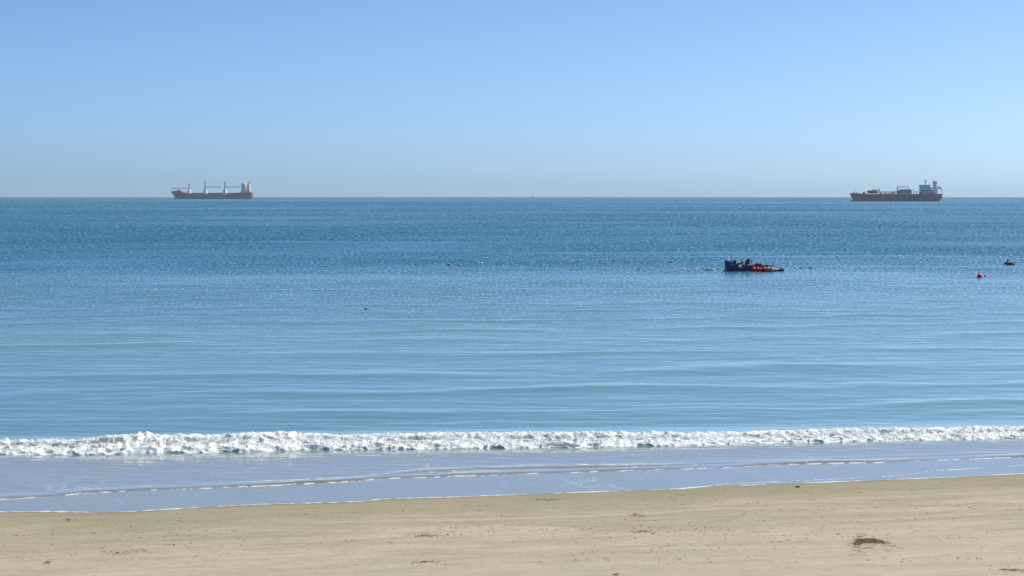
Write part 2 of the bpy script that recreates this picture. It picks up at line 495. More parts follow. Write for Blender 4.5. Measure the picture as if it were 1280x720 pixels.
# ------------------------------------------------------------------ the beach
SLOPE = 0.022
def sand_z(Xa, Ya):
    s = Ya - shore_y(Xa)
    z = -SLOPE * s
    rid = 0.05 * perlin((Xa * 0.97 + Ya * 0.25) / 9, (Ya * 0.97 - Xa * 0.25) / 2.4, 81) + 0.030 * perlin(Xa / 2.2, Ya / 1.1, 82) + 0.016 * perlin(Xa / 0.7, Ya / 0.5, 83) + 0.05 * np.clip(perlin(Xa / 1.4, Ya / 1.2, 84) - 0.34, 0, 1)
    return z + rid * sstep(0.3, -5, s) + 0.002
dB = np.concatenate([np.arange(4.0, -27, -0.11), -27 - 0.4 * 1.09 ** np.arange(0, 62)])
dB = dB[dB > -96]
XB = (RS[None, :] + dB[:, None]) * np.sin(TH)[None, :]
YB = (RS[None, :] + dB[:, None]) * np.cos(TH)[None, :]
beach = mesh_np('beach', np.stack([XB, YB, sand_z(XB, YB)], -1), grid_faces(len(dB), NCOL)[:, ::-1], M['sand'], attrs={'shore': YB - shore_y(XB)})
tag(beach, 'damp tan sand of the beach sloping to the water', kind='structure')

# ------------------------------------------------------------------ breaking wave
def build_surf():
    xs = np.arange(-33, 36, 0.036)
    yb = wave_y(xs)
    H = wave_H(xs)
    # profile: (depth behind the base, fraction of the height)
    prof = np.array([(-0.80, -0.05), (-0.68, 0.07), (-0.48, 0.18), (-0.20, 0.30), (0.18, 0.41), (0.55, 0.50), (0.80, 0.62), (0.98, 0.76), (1.18, 0.90),
                     (1.42, 1.0), (1.8, 0.99), (2.3, 0.90), (2.9, 0.74)])
    L = np.concatenate([[0], np.cumsum(np.hypot(np.diff(prof[:, 0]), np.diff(prof[:, 1])))])
    L /= L[-1]
    nu = 84
    u = np.linspace(0, 1, nu)
    pd = np.interp(u, L, prof[:, 0]); pz = np.interp(u, L, prof[:, 1])
    k = np.array([1, 2, 3, 2, 1]) / 9.0
    pd[2:-2] = np.convolve(pd, k, 'valid'); pz[2:-2] = np.convolve(pz, k, 'valid')
    td = np.gradient(pd); tz = np.gradient(pz); ln = np.hypot(td, tz); nd, nz = -tz / ln, td / ln
    A, U = np.meshgrid(xs, u, indexing='ij')
    st = U * 3.2
    # cauliflower lumps: inverted ridges of gradient noise
    bil = lambda a, b, s: 1 - np.abs(perlin(a, b, s)) * 2.6
    w1 = 0.35 * perlin(A / 0.7, st / 0.5, 5); w2 = 0.3 * perlin(A / 0.6, st / 0.5, 6)
    disp = 0.14 * bil(A / 0.95 + w1, st / 0.62 + w2, 101) + 0.048 * bil(A / 0.42 + w2, st / 0.30 + w1, 102) + 0.022 * bil(A / 0.17, st / 0.13, 103) + 0.014 * bil(A / 0.08, st / 0.07, 104)
    disp = disp - 0.09
    shape = np.clip(1 + 0.5 * perlin(A / 4.5, st / 3, 110) + 0.35 * perlin(A / 1.6, st, 111), 0.3, 1.6)
    roll = 0.30 * perlin(A / 3.2, 0 * A, 112) + 0.22 * perlin(A / 1.1, 0 * A, 113)      # base line wanders
    hh = H[:, None] * (1 + 0.20 * perlin(A / 6.5, 0 * A, 119) + 0.16 * perlin(A / 1.9, 0 * A, 114) + 0.05 * perlin(A / 0.4, 0 * A, 115))
    fade = sstep(0, 0.06, U) * (1 - sstep(0.92, 1.0, U))
    D = pd[None, :] + nd[None, :] * disp * shape * fade + roll * (1 - sstep(0.1, 0.6, U)) 
    Zz = pz[None, :] * hh + nz[None, :] * disp * shape * fade * 1.05
    # ragged crest: thin plumes thrown up
    crest = np.exp(-((U - 0.70) / 0.10) ** 2)
    plume = np.clip(perlin(A / 0.55, U * 3, 120) + 0.5 * perlin(A / 0.2, U * 6, 121) - 0.12, 0, 1) * np.clip(0.6 + 1.3 * perlin(A / 5, 0 * A, 122), 0, 1.4)
    Zz += 0.42 * plume * crest
    # holes along the foot where the dark wave face shows
    foot = 1 - sstep(0.0, 0.22, U)
    gap = sstep(0.10, 0.35, perlin(A / 1.5, 0 * A, 130) + 0.35 * perlin(A / 0.4, 0 * A, 131))
    D += gap * foot * 0.30
    Zz += gap * foot * 0.05
    Zz = np.where(U > 0.97, Zz - 0.15, Zz)
    Yy = yb[:, None] + 0.62 + D
    V = np.stack([A, Yy, Zz], -1)
    thin = np.exp(-((U - 0.50 + 0.05 * perlin(A / 1.1, 0 * A, 151)) / 0.085) ** 2) * np.clip(0.35 + 1.5 * perlin(A / 2.4, st / 1.2, 152) + 0.9 * perlin(A / 0.35, st / 0.25, 153), 0, 1)  # teal band: shade of the hollow below the crest, put into the colour
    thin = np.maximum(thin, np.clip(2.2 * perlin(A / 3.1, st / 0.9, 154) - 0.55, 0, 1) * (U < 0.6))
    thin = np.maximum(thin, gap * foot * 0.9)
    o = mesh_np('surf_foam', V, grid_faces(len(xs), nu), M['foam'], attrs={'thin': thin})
    tag(o, 'white foam of the small wave breaking along the beach', kind='stuff')
    # spray: drops and flecks on the foam and above the crest
    n = 36000
    ia = RNG.integers(0, len(xs), n); iu = np.clip((RNG.beta(2.2, 1.7, n) * nu * 0.86).astype(int), 0, nu - 1)
    C = V[ia, iu].copy()
    up = RNG.random(n)
    lift = np.where(up < 0.30, RNG.exponential(0.11, n), RNG.normal(0.0, 0.03, n))
    pl = np.clip(0.35 + 1.8 * perlin(C[:, 0] / 1.4, 0 * C[:, 0], 141) + 0.9 * perlin(C[:, 0] / 5, 0 * C[:, 0], 142), 0.05, 1.6)
    sel = iu > nu * 0.5
    C[:, 2] += np.where(sel, lift * pl, np.abs(lift) * 0.3)
    C[:, 1] += RNG.normal(-0.02, 0.05, n)
    C[:, 0] += RNG.normal(0, 0.03, n)
    rad = np.where(lift > 0.08, RNG.uniform(0.006, 0.018, n), RNG.uniform(0.010, 0.034, n))
    oc = np.array([(1, 0, 0), (-1, 0, 0), (0, 1, 0), (0, -1, 0), (0, 0, 1), (0, 0, -1)], float)
    of = np.array([(0, 2, 4), (2, 1, 4), (1, 3, 4), (3, 0, 4), (2, 0, 5), (1, 2, 5), (3, 1, 5), (0, 3, 5)])
    ax = RNG.uniform(0.6, 1.5, (n, 1, 3))
    VV = C[:, None, :] + oc[None] * rad[:, None, None] * ax
    FF = (np.arange(n) * 6)[:, None, None] + of[None]
    sp = mesh_np('spray', VV, FF.reshape(-1, 3), M['foam'])
    tag(sp, 'drops of white spray thrown up along the crest of the wave', kind='stuff')
build_surf()

def foam_bead(name, fn, x0, x1, width, height, seed, keep=-1.0, zoff=0.0):
    """thin raised line of froth lying along a curve"""
    xs = np.arange(x0, x1, 0.05)
    w = width * np.clip(0.5 + 1.6 * perlin(xs / 2.2, 0 * xs, seed) + 0.9 * perlin(xs / 0.35, 0 * xs, seed + 1), 0.06, 2.0)
    if keep > -1: w = w * sstep(keep, keep + 0.15, 0.8 * perlin(xs / 1.7, 0 * xs, seed + 2) + 0.9 * perlin(xs / 0.22, 0 * xs, seed + 4))
    y = fn(xs) + 0.06 * perlin(xs / 0.4, 0 * xs, seed + 3)
    ang = np.linspace(0, pi, 7)
    V = np.stack([xs[:, None] + 0 * ang, y[:, None] - w[:, None] * np.cos(ang)[None], zoff + (height * np.minimum(1, w / width))[:, None] * np.sin(ang)[None] - 0.004], -1)
    o = mesh_np(name, V, grid_faces(len(xs), 7)[:, ::-1], M['froth'])
    return o
b1 = foam_bead('shore_foam', lambda x: shore_y(x) + 0.06, -27, 30, 0.13, 0.022, 201, zoff=0.012)
tag(b1, 'thin line of froth along the edge of the wash', kind='stuff')
lace_y = curve([(860, 610), (910, 604.5), (960, 602.8), (1010, 600.5), (1090, 597), (1135, 593.5), (1165, 588.8), (1215, 586), (1280, 581.5), (1340, 579)])
b2 = foam_bead('swash_foam', lace_y, 7.5, 26, 0.10, 0.012, 221, keep=-0.12, zoff=0.012)
tag(b2, 'broken line of foam drifting on the thin wash', kind='stuff')
b3 = foam_bead('wavelet_foam', lambda x: ripple_y(x) - 0.05, -27, 30, 0.055, 0.03, 241, keep=0.0, zoff=0.015)
tag(b3, 'flecks of foam along the small wavelet in the wash', kind='stuff')

# ------------------------------------------------------------------ boats and ships
def hull_shell(levels, n, tb, pb, ts, ws, deck=None, names=None, mats=None, parent=None, cap=True, t_pow=1.6):
    """loft of a hull. levels: (z, x_bow, x_stern, half_breadth, bow_fullness); bow at -x.
    names[k] is the part between level k and k+1; deck(t) replaces the height of the top level."""
    ts_ = np.linspace(0, 1, n) ** t_pow if t_pow != 1 else np.linspace(0, 1, n)
    def hb(t, full):
        f = 1 - (1 - min(t / tb, 1)) ** (pb * full)
        s = 1.0 if t < 1 - ts else 1 - (1 - ws) * ((t - (1 - ts)) / ts) ** 2.2
        return f * s
    rings = []
    for li, (z, xb, xs, b, full) in enumerate(levels):
        pts = []
        for t in ts_:
            zz = deck(t) if (deck and li == len(levels) - 1) else z
            pts.append((xb + (xs - xb) * t, b * hb(t, full), zz))
        rings.append(pts)
    objs = []
    for k in range(len(levels) - 1):
        m = MB()
        a, b = rings[k], rings[k + 1]
        for sgn in (-1, 1):
            vs = [(x, sgn * y, z) for x, y, z in a] + [(x, sgn * y, z) for x, y, z in b]
            m.add(vs, [(i, i + 1, n + i + 1, n + i) for i in range(n - 1)])
        x, y, z = a[-1]; x2, y2, z2 = b[-1]
        m.add([(x, -y, z), (x, y, z), (x2, y2, z2), (x2, -y2, z2)], [(0, 1, 2, 3)])
        if cap and k == len(levels) - 2:
            vs = [(x, -y, z - 0.02) for x, y, z in b] + [(x, y, z - 0.02) for x, y, z in b]
            m.add(vs, [(i, i + 1, n + i + 1, n + i) for i in range(n - 1)])
        objs.append(m.build(names[k], mats[k], parent, smooth=True))
    return objs

def letters(txt, name, mat, parent, x, y, z, size, rot=(pi / 2, 0, 0), track=1.0):
    cu = bpy.data.curves.new(name, 'FONT'); cu.body = txt; cu.size = size; cu.extrude = size * 0.01; cu.space_character = track
    cu.align_x = 'CENTER'
    tmp = bpy.data.objects.new(name + '_tmp', cu); col.objects.link(tmp)
    dg = bpy.context.evaluated_depsgraph_get()
    me = bpy.data.meshes.new_from_object(tmp.evaluated_get(dg))
    bpy.data.objects.remove(tmp)
    me.name = name; me.materials.clear(); me.materials.append(mat)
    o = bpy.data.objects.new(name, me); col.objects.link(o)
    o.parent = parent; o.location = (x, y, z); o.rotation_euler = rot
    return o

M['hull_red'] = paint('red_hull_paint', (0.42, 0.050, 0.060), 0.45, 0.35, 0.05)
M['hull_rust'] = paint('rusty_red_hull_paint', (0.50, 0.085, 0.060), 0.55, 0.3, 0.06, (0.12, 0.075, 0.05))
M['boot'] = paint('dark_antifouling', (0.030, 0.030, 0.045), 0.6, 0.3, 0.06)
M['stripe'] = paint('pale_boot_stripe', (0.34, 0.30, 0.33), 0.6, 0.4, 0.08)
M['ship_white'] = paint('ship_white', (0.84, 0.84, 0.82), 0.45, 0.18, 0.2, (0.35, 0.24, 0.16))
M['ship_grey'] = paint('ship_grey', (0.33, 0.36, 0.38), 0.5, 0.25, 0.2)
M['ship_cream'] = paint('ship_cream', (0.68, 0.58, 0.42), 0.5, 0.2, 0.2, (0.3, 0.2, 0.12))
M['dark_steel'] = paint('dark_steel', (0.055, 0.055, 0.065), 0.5, 0.3, 0.3)
M['hatch'] = paint('hatch_grey', (0.10, 0.105, 0.13), 0.6, 0.3, 0.2)
M['tank_red'] = paint('tank_brown_red', (0.14, 0.042, 0.035), 0.5, 0.35, 0.3)
M['orange'] = paint('rescue_orange', (0.62, 0.13, 0.03), 0.4, 0.15, 0.5)
M['letters'] = paint('white_lettering', (0.72, 0.70, 0.70), 0.6, 0.1, 0.3)
M['glass'] = NT('dark_window_glass'); _t = M['glass']; M['glass'] = _t.done(_t.bsdf((0.02, 0.03, 0.04), 0.08, 0.6).outputs[0])
M['crane_red'] = paint('crane_hook_red', (0.42, 0.03, 0.03), 0.5, 0.2, 0.5)

HEAD = radians(-9)           # both ships lie at anchor to the same wind

# ---- heavy-lift cargo ship, left
def cargo_ship():
    r = 5900.0
    mp = r / FPX / 0.962
    p = at_range(266.0, r)
    T = thing('cargo_ship', 'red cargo ship with three white deck cranes, on the left of the horizon', 'ship', p, HEAD)
    X_ = lambda px: (px - 266.0) * mp
    Z_ = lambda py: (248.0 - py) * mp * 0.965
    xb, xs = X_(214.2), X_(315.0)
    def deck(t):
        px = 214.2 + (315 - 214.2) * t
        return Z_(np.interp(px, [214, 219, 222.5, 227, 231, 236, 240, 295, 297, 315], [239.4, 239.0, 238.0, 238.2, 240.0, 241.0, 241.2, 241.3, 240.3, 240.2]))
    B = 13.5
    lv = [(-4, X_(221.0), X_(311.5), B * .80, 0.9), (Z_(246.6), X_(219.6), X_(313.2), B * .96, 1.0), (Z_(245.5), X_(219.0), X_(314.6), B, 1.05), (Z_(241), xb, xs, B, 1.5)]
    h = hull_shell(lv, 46, 0.24, 1.7, 0.10, 0.80, deck, ['boot_top', 'hull_stripe', 'hull'], [M['boot'], M['stripe'], M['hull_red']], T)
    hull_o = h[2]
    MB().lathe([(0.1, -6.5), (1.6, -5.6), (2.3, -3), (2.4, 3), (2.0, 8)], (X_(220.5), 0, 0.2), 14, 'x').build('bulbous_bow', M['boot'], T, True)
    # bulwark on the bow and stern railing
    MB().prism([(X_(214.6), Z_(239.5)), (X_(222.5), Z_(238.1)), (X_(222.5), Z_(237.5)), (X_(214.4), Z_(239.0))], -0.3, 0.3).build('bow_bulwark', M['hull_red'], T)
    for px in (222.6, 225.4): MB().box(X_(px), X_(px + 1.2), -5, 5, Z_(238.4), Z_(236.9), .2).build('windlass', M['dark_steel'], T)
    # hatch covers and coaming
    for a, b in ((240.5, 248), (248.6, 255.6), (261, 268), (268.6, 275), (275.6, 280), (284.4, 290), (290.6, 296)):
        MB().box(X_(a), X_(b), -10.5, 10.5, Z_(241.6), Z_(240.6)).build('hatch_cover', M['hatch'], T, bevel=.3)
    for w_, px_w in (('HANSA', 252.6), ('HEAVY', 265.0), ('LIFT', 275.6)):
        letters(w_, 'hull_lettering', M['letters'], T, X_(px_w), -B - 0.12, Z_(245.3), 5.6, track=1.2)
    # deck cranes
    def crane(px, base, waist, top, half, jib_to, jib_y, tip_drop):
        c = MB()
        c.box(X_(px - half * 1.9), X_(px + half * 1.9), -14.0, -14.0 + 4.4 * half * mp, Z_(base), Z_(waist), 0.35)
        c.tube((X_(px), -8.0, Z_(waist) - .5), (X_(px), -8.0, Z_(top)), half * mp * 1.0, half * mp * 0.72, 14)
        o = c.build('crane_tower', M['ship_white'], T, True)
        MB().box(X_(px - half * 1.1), X_(px + half * 1.1), -8 - 1.6, -8 + 1.6, Z_(top), Z_(top - 0.7)).build('sheave_head', M['ship_grey'], o)
        for k in range(4):
            z = Z_(waist) + (Z_(top) - Z_(waist)) * (0.2 + 0.2 * k)
            MB().box(X_(px + half * .5), X_(px + half * 1.15), -9.4, -7, z, z + 0.5).build('ladder_platform', M['dark_steel'], o)
        sg = 1 if jib_to > px else -1
        j = MB()
        for dy in (-1.1, 1.1):
            for dz in (-.45, .45):
                j.tube((X_(px + sg * half), -8 + dy, Z_(jib_y) + dz), (X_(jib_to), -8 + dy * .4, Z_(jib_y) + dz * .7), 0.5, 0.42, 6)
        m = 13
        for k in range(m):
            a, b = k / m, (k + 1) / m
            xa, xb2 = X_(px + sg * half) + (X_(jib_to) - X_(px + sg * half)) * a, X_(px + sg * half) + (X_(jib_to) - X_(px + sg * half)) * b
            s2 = 1 if k % 2 else -1
            j.tube((xa, -9, Z_(jib_y) - .45 * s2), (xb2, -9, Z_(jib_y) + .45 * s2), 0.16, n=5)
        j.build('jib', M['hatch'] if sg > 0 else M['ship_grey'], T)
        MB().tube((X_(px + sg * half * .6), -8, Z_(top) + .6), (X_(px + (jib_to - px) * .45), -8, Z_(top + (jib_y - top) * .52)), 0.13, n=5).tube(
            (X_(px + (jib_to - px) * .45), -8, Z_(top + (jib_y - top) * .52)), (X_(jib_to), -8, Z_(jib_y)), 0.13, n=5).build('hoist_cable', M['ship_grey'], T)
        MB().tube((X_(jib_to), -8, Z_(jib_y)), (X_(jib_to + sg * .6), -8, Z_(jib_y + tip_drop)), 0.2, n=6).box(X_(jib_to) - .7, X_(jib_to) + .7, -8.7, -7.3, Z_(jib_y) - 1.2, Z_(jib_y) + .3).build('hook_block', M['dark_steel'], T)
    crane(238.2, 241.8, 237.0, 230.0, 1.0, 217.0, 235.0, 1.0)
    crane(258.0, 242.8, 236.6, 227.0, 1.15, 276.6, 233.4, 1.2)
    crane(282.0, 242.8, 236.6, 227.4, 1.15, 300.6, 233.4, 0.6)
    MB().tube((X_(216.4), -8, Z_(239.2)), (X_(216.4), -8, Z_(235.2)), .45).tube((X_(216.4), -8, Z_(235.2)), (X_(218), -8, Z_(234.6)), .4).build('jib_rest', M['ship_grey'], T)
    # accommodation
    a = MB()
    a.box(X_(301.6), X_(308), -11.5, 11.5, Z_(240.6), Z_(238.4))
    a.box(X_(302.4), X_(306.9), -10, 1, Z_(238.5), Z_(229.8))
    acc = a.build('deckhouse', M['ship_white'], T, bevel=.3)
    MB().box(X_(301.9), X_(307.3), -12, 3, Z_(230.6), Z_(229.0)).build('bridge', M['ship_white'], T, bevel=.4)
    for k in range(7):
        z = Z_(237.9 - k * 1.08)
        for q in range(4):
            xq = X_(302.8 + q * 1.02)
            MB().box(xq, xq + .8, -10.08, -9.9, z, z + .9).build('window', M['glass'], acc)
    for k in range(3): MB().box(X_(307.1 - 0.02), X_(307.1) + .3, -8.5 + k * 3, -6.5 + k * 3, Z_(230.2), Z_(229.5)).build('window', M['glass'], acc)
    MB().tube((X_(307.9), -2, Z_(240)), (X_(307.7), -2, Z_(226.0)), .75, .4).tube((X_(306.4), -2, Z_(227.6)), (X_(309), -2, Z_(227.6)), .25).build('signal_mast', M['ship_white'], T)
    f = MB().box(X_(308.8), X_(311.9), -6, 5, Z_(240.4), Z_(229.6), .12).build('funnel', M['ship_cream'], T, bevel=.5)
    MB().tube((X_(310.4), -1, Z_(229.7)), (X_(310.9), -1, Z_(227.2)), .9, .8).tube((X_(311.1), 2, Z_(229.7)), (X_(311.4), 2, Z_(228.2)), .7).build('exhaust_pipe', M['dark_steel'], f)
    lb = MB().add([], []); lb.prism([(X_(309.8), Z_(236.6)), (X_(310.6), Z_(235.9)), (X_(313.4), Z_(238.6)), (X_(312.6), Z_(239.3))], -10, -7)
    lb.build('lifeboat', M['orange'], T, bevel=.5)
    MB().prism([(X_(309.6), Z_(240.4)), (X_(313.6), Z_(239.2)), (X_(314), Z_(239.5)), (X_(314), Z_(240.4))], -10.6, -6.4).build('lifeboat_ramp', M['ship_white'], T)
    return T
cargo_ship()

# ---- gas carrier, right
def gas_carrier():
    r = 3930.0
    mp = r / FPX
    p = at_range(1120.0, r)
    T = thing('tanker_ship', 'rusty red tanker with white superstructure aft, on the right of the horizon', 'ship', p, HEAD)
    X_ = lambda px: (px - 1120.0) * mp
    Z_ = lambda py: (251.0 - py) * mp
    B = 11.0
    def deck(t):
        px = 1063.2 + (1176.6 - 1063.2) * t
        return Z_(np.interp(px, [1063, 1070, 1083, 1086, 1176], [241.0, 241.3, 241.7, 242.3, 242.0]))
    lv = [(-4, X_(1068.5), X_(1171), B * .82, .9), (Z_(250.2), X_(1067.4), X_(1172.5), B * .97, 1.0), (Z_(247.5), X_(1066.2), X_(1175.6), B, 1.05), (Z_(242), X_(1063.2), X_(1176.6), B, 1.5)]
    hull_shell(lv, 44, 0.2, 1.8, 0.09, 0.78, deck, ['boot_top', 'lower_hull', 'hull'], [M['boot'], M['hull_rust'], M['hull_rust']], T)
    MB().lathe([(0.1, -6.5), (1.4, -5.5), (2.0, -3), (2.1, 3), (1.8, 8)], (X_(1067.5), 0, -0.6), 14, 'x').build('bulbous_bow', M['boot'], T, True)
    MB().tube((X_(1069.6), 0, Z_(241.3)), (X_(1069.6), 0, Z_(233.2)), .35, .2).tube((X_(1069), 0, Z_(234)), (X_(1070.2), 0, Z_(234)), .12).build('foremast', M['ship_grey'], T)
    for a in (1068.2, 1072.2): MB().tube((X_(a), -4, Z_(241)), (X_(a), 4, Z_(241)), 1.3, n=12).build('anchor_winch', M['dark_steel'], T)
    rl = MB()
    for k in range(15):
        rl.tube((X_(1064 + k * 1.35), -B * min(1, .15 + k * .08), Z_(241.2) - .2), (X_(1064 + k * 1.35), -B * min(1, .15 + k * .08), Z_(240.3)), .09, n=5)
    for k in range(14):
        rl.tube((X_(1064 + k * 1.35), -B * min(1, .15 + k * .08), Z_(240.35)), (X_(1065.35 + k * 1.35), -B * min(1, .23 + k * .08), Z_(240.35)), .07, n=5)
    rl.build('bow_railing', M['ship_white'], T)
    MB().ball((X_(1081.1), -2, Z_(241.2)), 2.5, 14, 1.1).build('tank_dome', M['tank_red'], T, True)
    tk = MB().lathe([(0.2, -8.4), (1.8, -7.8), (2.6, -6.6), (2.6, 6.6), (1.8, 7.8), (0.2, 8.4)], (X_(1091), -4, Z_(239.6)), 16, 'x').build('deck_tank', M['tank_red'], T, True)
    for px in (1087.5, 1091, 1094.5): MB().box(X_(px) - .4, X_(px) + .4, -6, -2, Z_(242.4), Z_(240.4)).build('tank_saddle', M['ship_white'], tk)
    MB().lathe([(0.2, -4.2), (1.5, -3.6), (1.9, 0), (1.5, 3.6), (.2, 4.2)], (X_(1093.6), 2, Z_(237.9)), 14, 'x').build('deck_tank', M['tank_red'], T, True)
    MB().box(X_(1097.1), X_(1098.2), -5, -2, Z_(242.4), Z_(237.0)).build('vent_post', M['ship_white'], T)
    MB().ball((X_(1099.5), -2, Z_(236.8)), 1.5, 12).tube((X_(1099.5), -2, Z_(242.3)), (X_(1099.5), -2, Z_(237)), .7).build('vent_dome', M['ship_grey'], T, True)
    rr = random.Random(5)
    for i in range(12):      # manifold and pipework amidships
        a = 1101 + i * 1.62
        hgt = rr.uniform(238.2, 240.6)
        kind = rr.choice(['ship_white', 'ship_grey', 'tank_red', 'dark_steel', 'ship_cream'])
        y = rr.uniform(-8, 2)
        m = MB().tube((X_(a), y, Z_(242.5)), (X_(a), y, Z_(hgt)), rr.uniform(.35, .9), n=10)
        if i % 3 == 0: m.box(X_(a - .2), X_(a + 1.4), y - 1.5, y + 1.5, Z_(242.5), Z_(240.2))
        m.build('deck_pipe', M[kind], T)
    for k, (z, y) in enumerate(((240.6, -7.0), (239.8, -4.5), (238.9, -2.0))):
        MB().tube((X_(1099), y, Z_(z)), (X_(1121), y, Z_(z)), .32).build('pipe_run', M[('ship_white', 'tank_red', 'ship_grey')[k]], T)
    # compressor house
    ch = MB().box(X_(1122.4), X_(1139.2), -8.5, 6, Z_(242.3), Z_(237.2)).box(X_(1124.4), X_(1138.2), -7, 5, Z_(237.2), Z_(236.1)).build('compressor_house', M['ship_grey'], T, bevel=.25)
    MB().box(X_(1122.4), X_(1139.2), -8.62, -8.5, Z_(242.2), Z_(241.0)).build('white_band', M['ship_white'], ch)
    for k in range(5): MB().box(X_(1125 + k * 2.8), X_(1126.2 + k * 2.8), -8.62, -8.5, Z_(239.8), Z_(238.6)).build('vent_grille', M['hatch'], ch)
    # hose crane
    MB().tube((X_(1121.7), -2, Z_(242.3)), (X_(1121.7), -2, Z_(233.1)), .95, .75, 12).build('crane_post', M['dark_steel'], T)
    MB().prism([(X_(1121.2), Z_(233.9)), (X_(1121.6), Z_(232.7)), (X_(1125), Z_(232.8)), (X_(1134.6), Z_(233.0)), (X_(1134.6), Z_(233.8))], -2.6, -1.4).build('crane_jib', M['ship_white'], T)
    MB().box(X_(1134), X_(1135), -2.8, -1.2, Z_(235.2), Z_(233.0)).build('crane_hook', M['crane_red'], T)
    MB().tube((X_(1141.4), -3, Z_(242.3)), (X_(1141.4), -3, Z_(237.0)), .5).build('vent_post', M['ship_grey'], T)
    la = MB()
    for k in range(4):
        la.tube((X_(1142.6 + k), -4, Z_(242)), (X_(1143.6 + k), -4, Z_(239.0 - .4 * (k % 2))), .16, n=6).tube((X_(1143.6 + k), -4, Z_(242)), (X_(1142.6 + k), -4, Z_(239.2)), .16, n=6)
    la.tube((X_(1142), -4, Z_(239.1)), (X_(1148), -4, Z_(238.6)), .22, n=6).build('gangway_frame', M['ship_grey'], T)
    # superstructure
    MB().box(X_(1148.2), X_(1151.6), -10.4, 9, Z_(242.4), Z_(239.4)).build('store_room', M['tank_red'], T, bevel=.2)
    sh = MB().box(X_(1151.6), X_(1170), -9.2, 9.2, Z_(242.5), Z_(238.6)).build('lower_house', M['ship_white'], T, bevel=.2)
    for k in range(6):
        MB().box(X_(1152.8 + k * 2.35), X_(1153.9 + k * 2.35), -9.32, -9.2, Z_(241.8), Z_(239.4)).build('doorway', M['dark_steel'], sh)
    MB().box(X_(1150.8), X_(1165), -9.5, 9.5, Z_(238.6), Z_(237.6)).build('shade_deck', M['hatch'], T)
    MB().box(X_(1151.2), X_(1165.4), -10.2, 10.2, Z_(237.6), Z_(237.2)).build('deck_edge', M['ship_white'], T)
    mid = MB().box(X_(1148.4), X_(1163.5), -9, 9, Z_(239.4), Z_(233.6)).build('deckhouse', M['ship_white'], T, bevel=.25)
    for row in range(2):
        for k in range(6):
            MB().box(X_(1149.4 + k * 2.2), X_(1150.3 + k * 2.2), -9.08, -8.9, Z_(236.6 - row * 1.7), Z_(235.8 - row * 1.7)).build('window', M['glass'], mid)
    br = MB().box(X_(1148.0), X_(1161.2), -10.5, 10.5, Z_(233.6), Z_(231.0)).build('bridge', M['ship_white'], T, bevel=.25)
    for k in range(7):
        MB().box(X_(1148.8 + k * 1.7), X_(1149.9 + k * 1.7), -10.6, -10.4, Z_(232.7), Z_(231.7)).build('window', M['glass'], br)
    MB().ball((X_(1152.2), -4, Z_(230.1)), 1.1, 12).tube((X_(1152.2), -4, Z_(231.1)), (X_(1152.2), -4, Z_(230)), .3).build('radome', M['ship_white'], T, True)
    MB().tube((X_(1148.6), -6, Z_(231)), (X_(1148.6), -6, Z_(228.9)), .18).build('whip_aerial', M['ship_grey'], T)
    MB().tube((X_(1155.9), 0, Z_(231.2)), (X_(1155.9), 0, Z_(225.2)), 1.0, .7, 12).tube((X_(1153.6), 0, Z_(225.5)), (X_(1158), 0, Z_(225.5)), .35).tube((X_(1154.2), 0, Z_(225.5)), (X_(1153.8), 0, Z_(224.6)), .2).build('radar_mast', M['ship_grey'], T)
    MB().box(X_(1159.6), X_(1161), -3, 3, Z_(231.2), Z_(229.6)).build('vent_box', M['ship_white'], T)
    fn = MB().box(X_(1164.2), X_(1170.4), -5.5, 5.5, Z_(239), Z_(233.4)).box(X_(1164.4), X_(1169.4), -4, 4, Z_(233.4), Z_(227.8), .06).build('funnel', M['ship_white'], T, bevel=.3)
    MB().box(X_(1164.0), X_(1169.8), -4.3, 4.3, Z_(228.6), Z_(227.0)).build('funnel_band', M['ship_grey'], fn)
    for k in range(3): MB().tube((X_(1165.6 + k * 1.3), 0, Z_(227.1)), (X_(1165.6 + k * 1.3), 0, Z_(225.4 + .4 * k)), .5, n=10).build('exhaust_pipe', M['dark_steel'], fn)
    MB().prism([(X_(1170.6), Z_(233.0)), (X_(1172.3), Z_(232.3)), (X_(1175.9), Z_(236.6)), (X_(1175.2), Z_(237.8))], -3.5, -.5).build('lifeboat', M['orange'], T, bevel=.5)
    MB().tube((X_(1171.2), -2, Z_(242.2)), (X_(1171.0), -2, Z_(233.3)), .3).tube((X_(1176), -2, Z_(242.1)), (X_(1176), -2, Z_(237.6)), .3).tube((X_(1171), -2, Z_(233.6)), (X_(1176), -2, Z_(238)), .35).build('lifeboat_davit', M['tank_red'], T)
    return T
gas_carrier()

# ---- trawler hull-down on the skyline
def far_boat():
    r = 17800.0
    p = at_range(665.6, r)
    T = thing('distant_boat', 'tiny grey boat on the bare horizon between the two ships', 'boat', p, radians(8))
    hull_shell([(-1, -11, 12, 2.6, 1), (3.2, -13, 12.5, 3.2, 1.3)], 14, .4, 1.5, .1, .85, None, ['hull'], [M['dark_steel']], T)
    MB().box(-8, 3.0, -2.6, 2.6, 3.2, 11.0, .1).build('wheelhouse', M['dark_steel'], T)
    MB().box(6.4, 9.6, -2, 2, 3.2, 11.2, .3).build('gantry', M['dark_steel'], T)
    MB().tube((-3, 0, 11), (-3, 0, 14.5), .35).build('mast', M['dark_steel'], T)
far_boat()

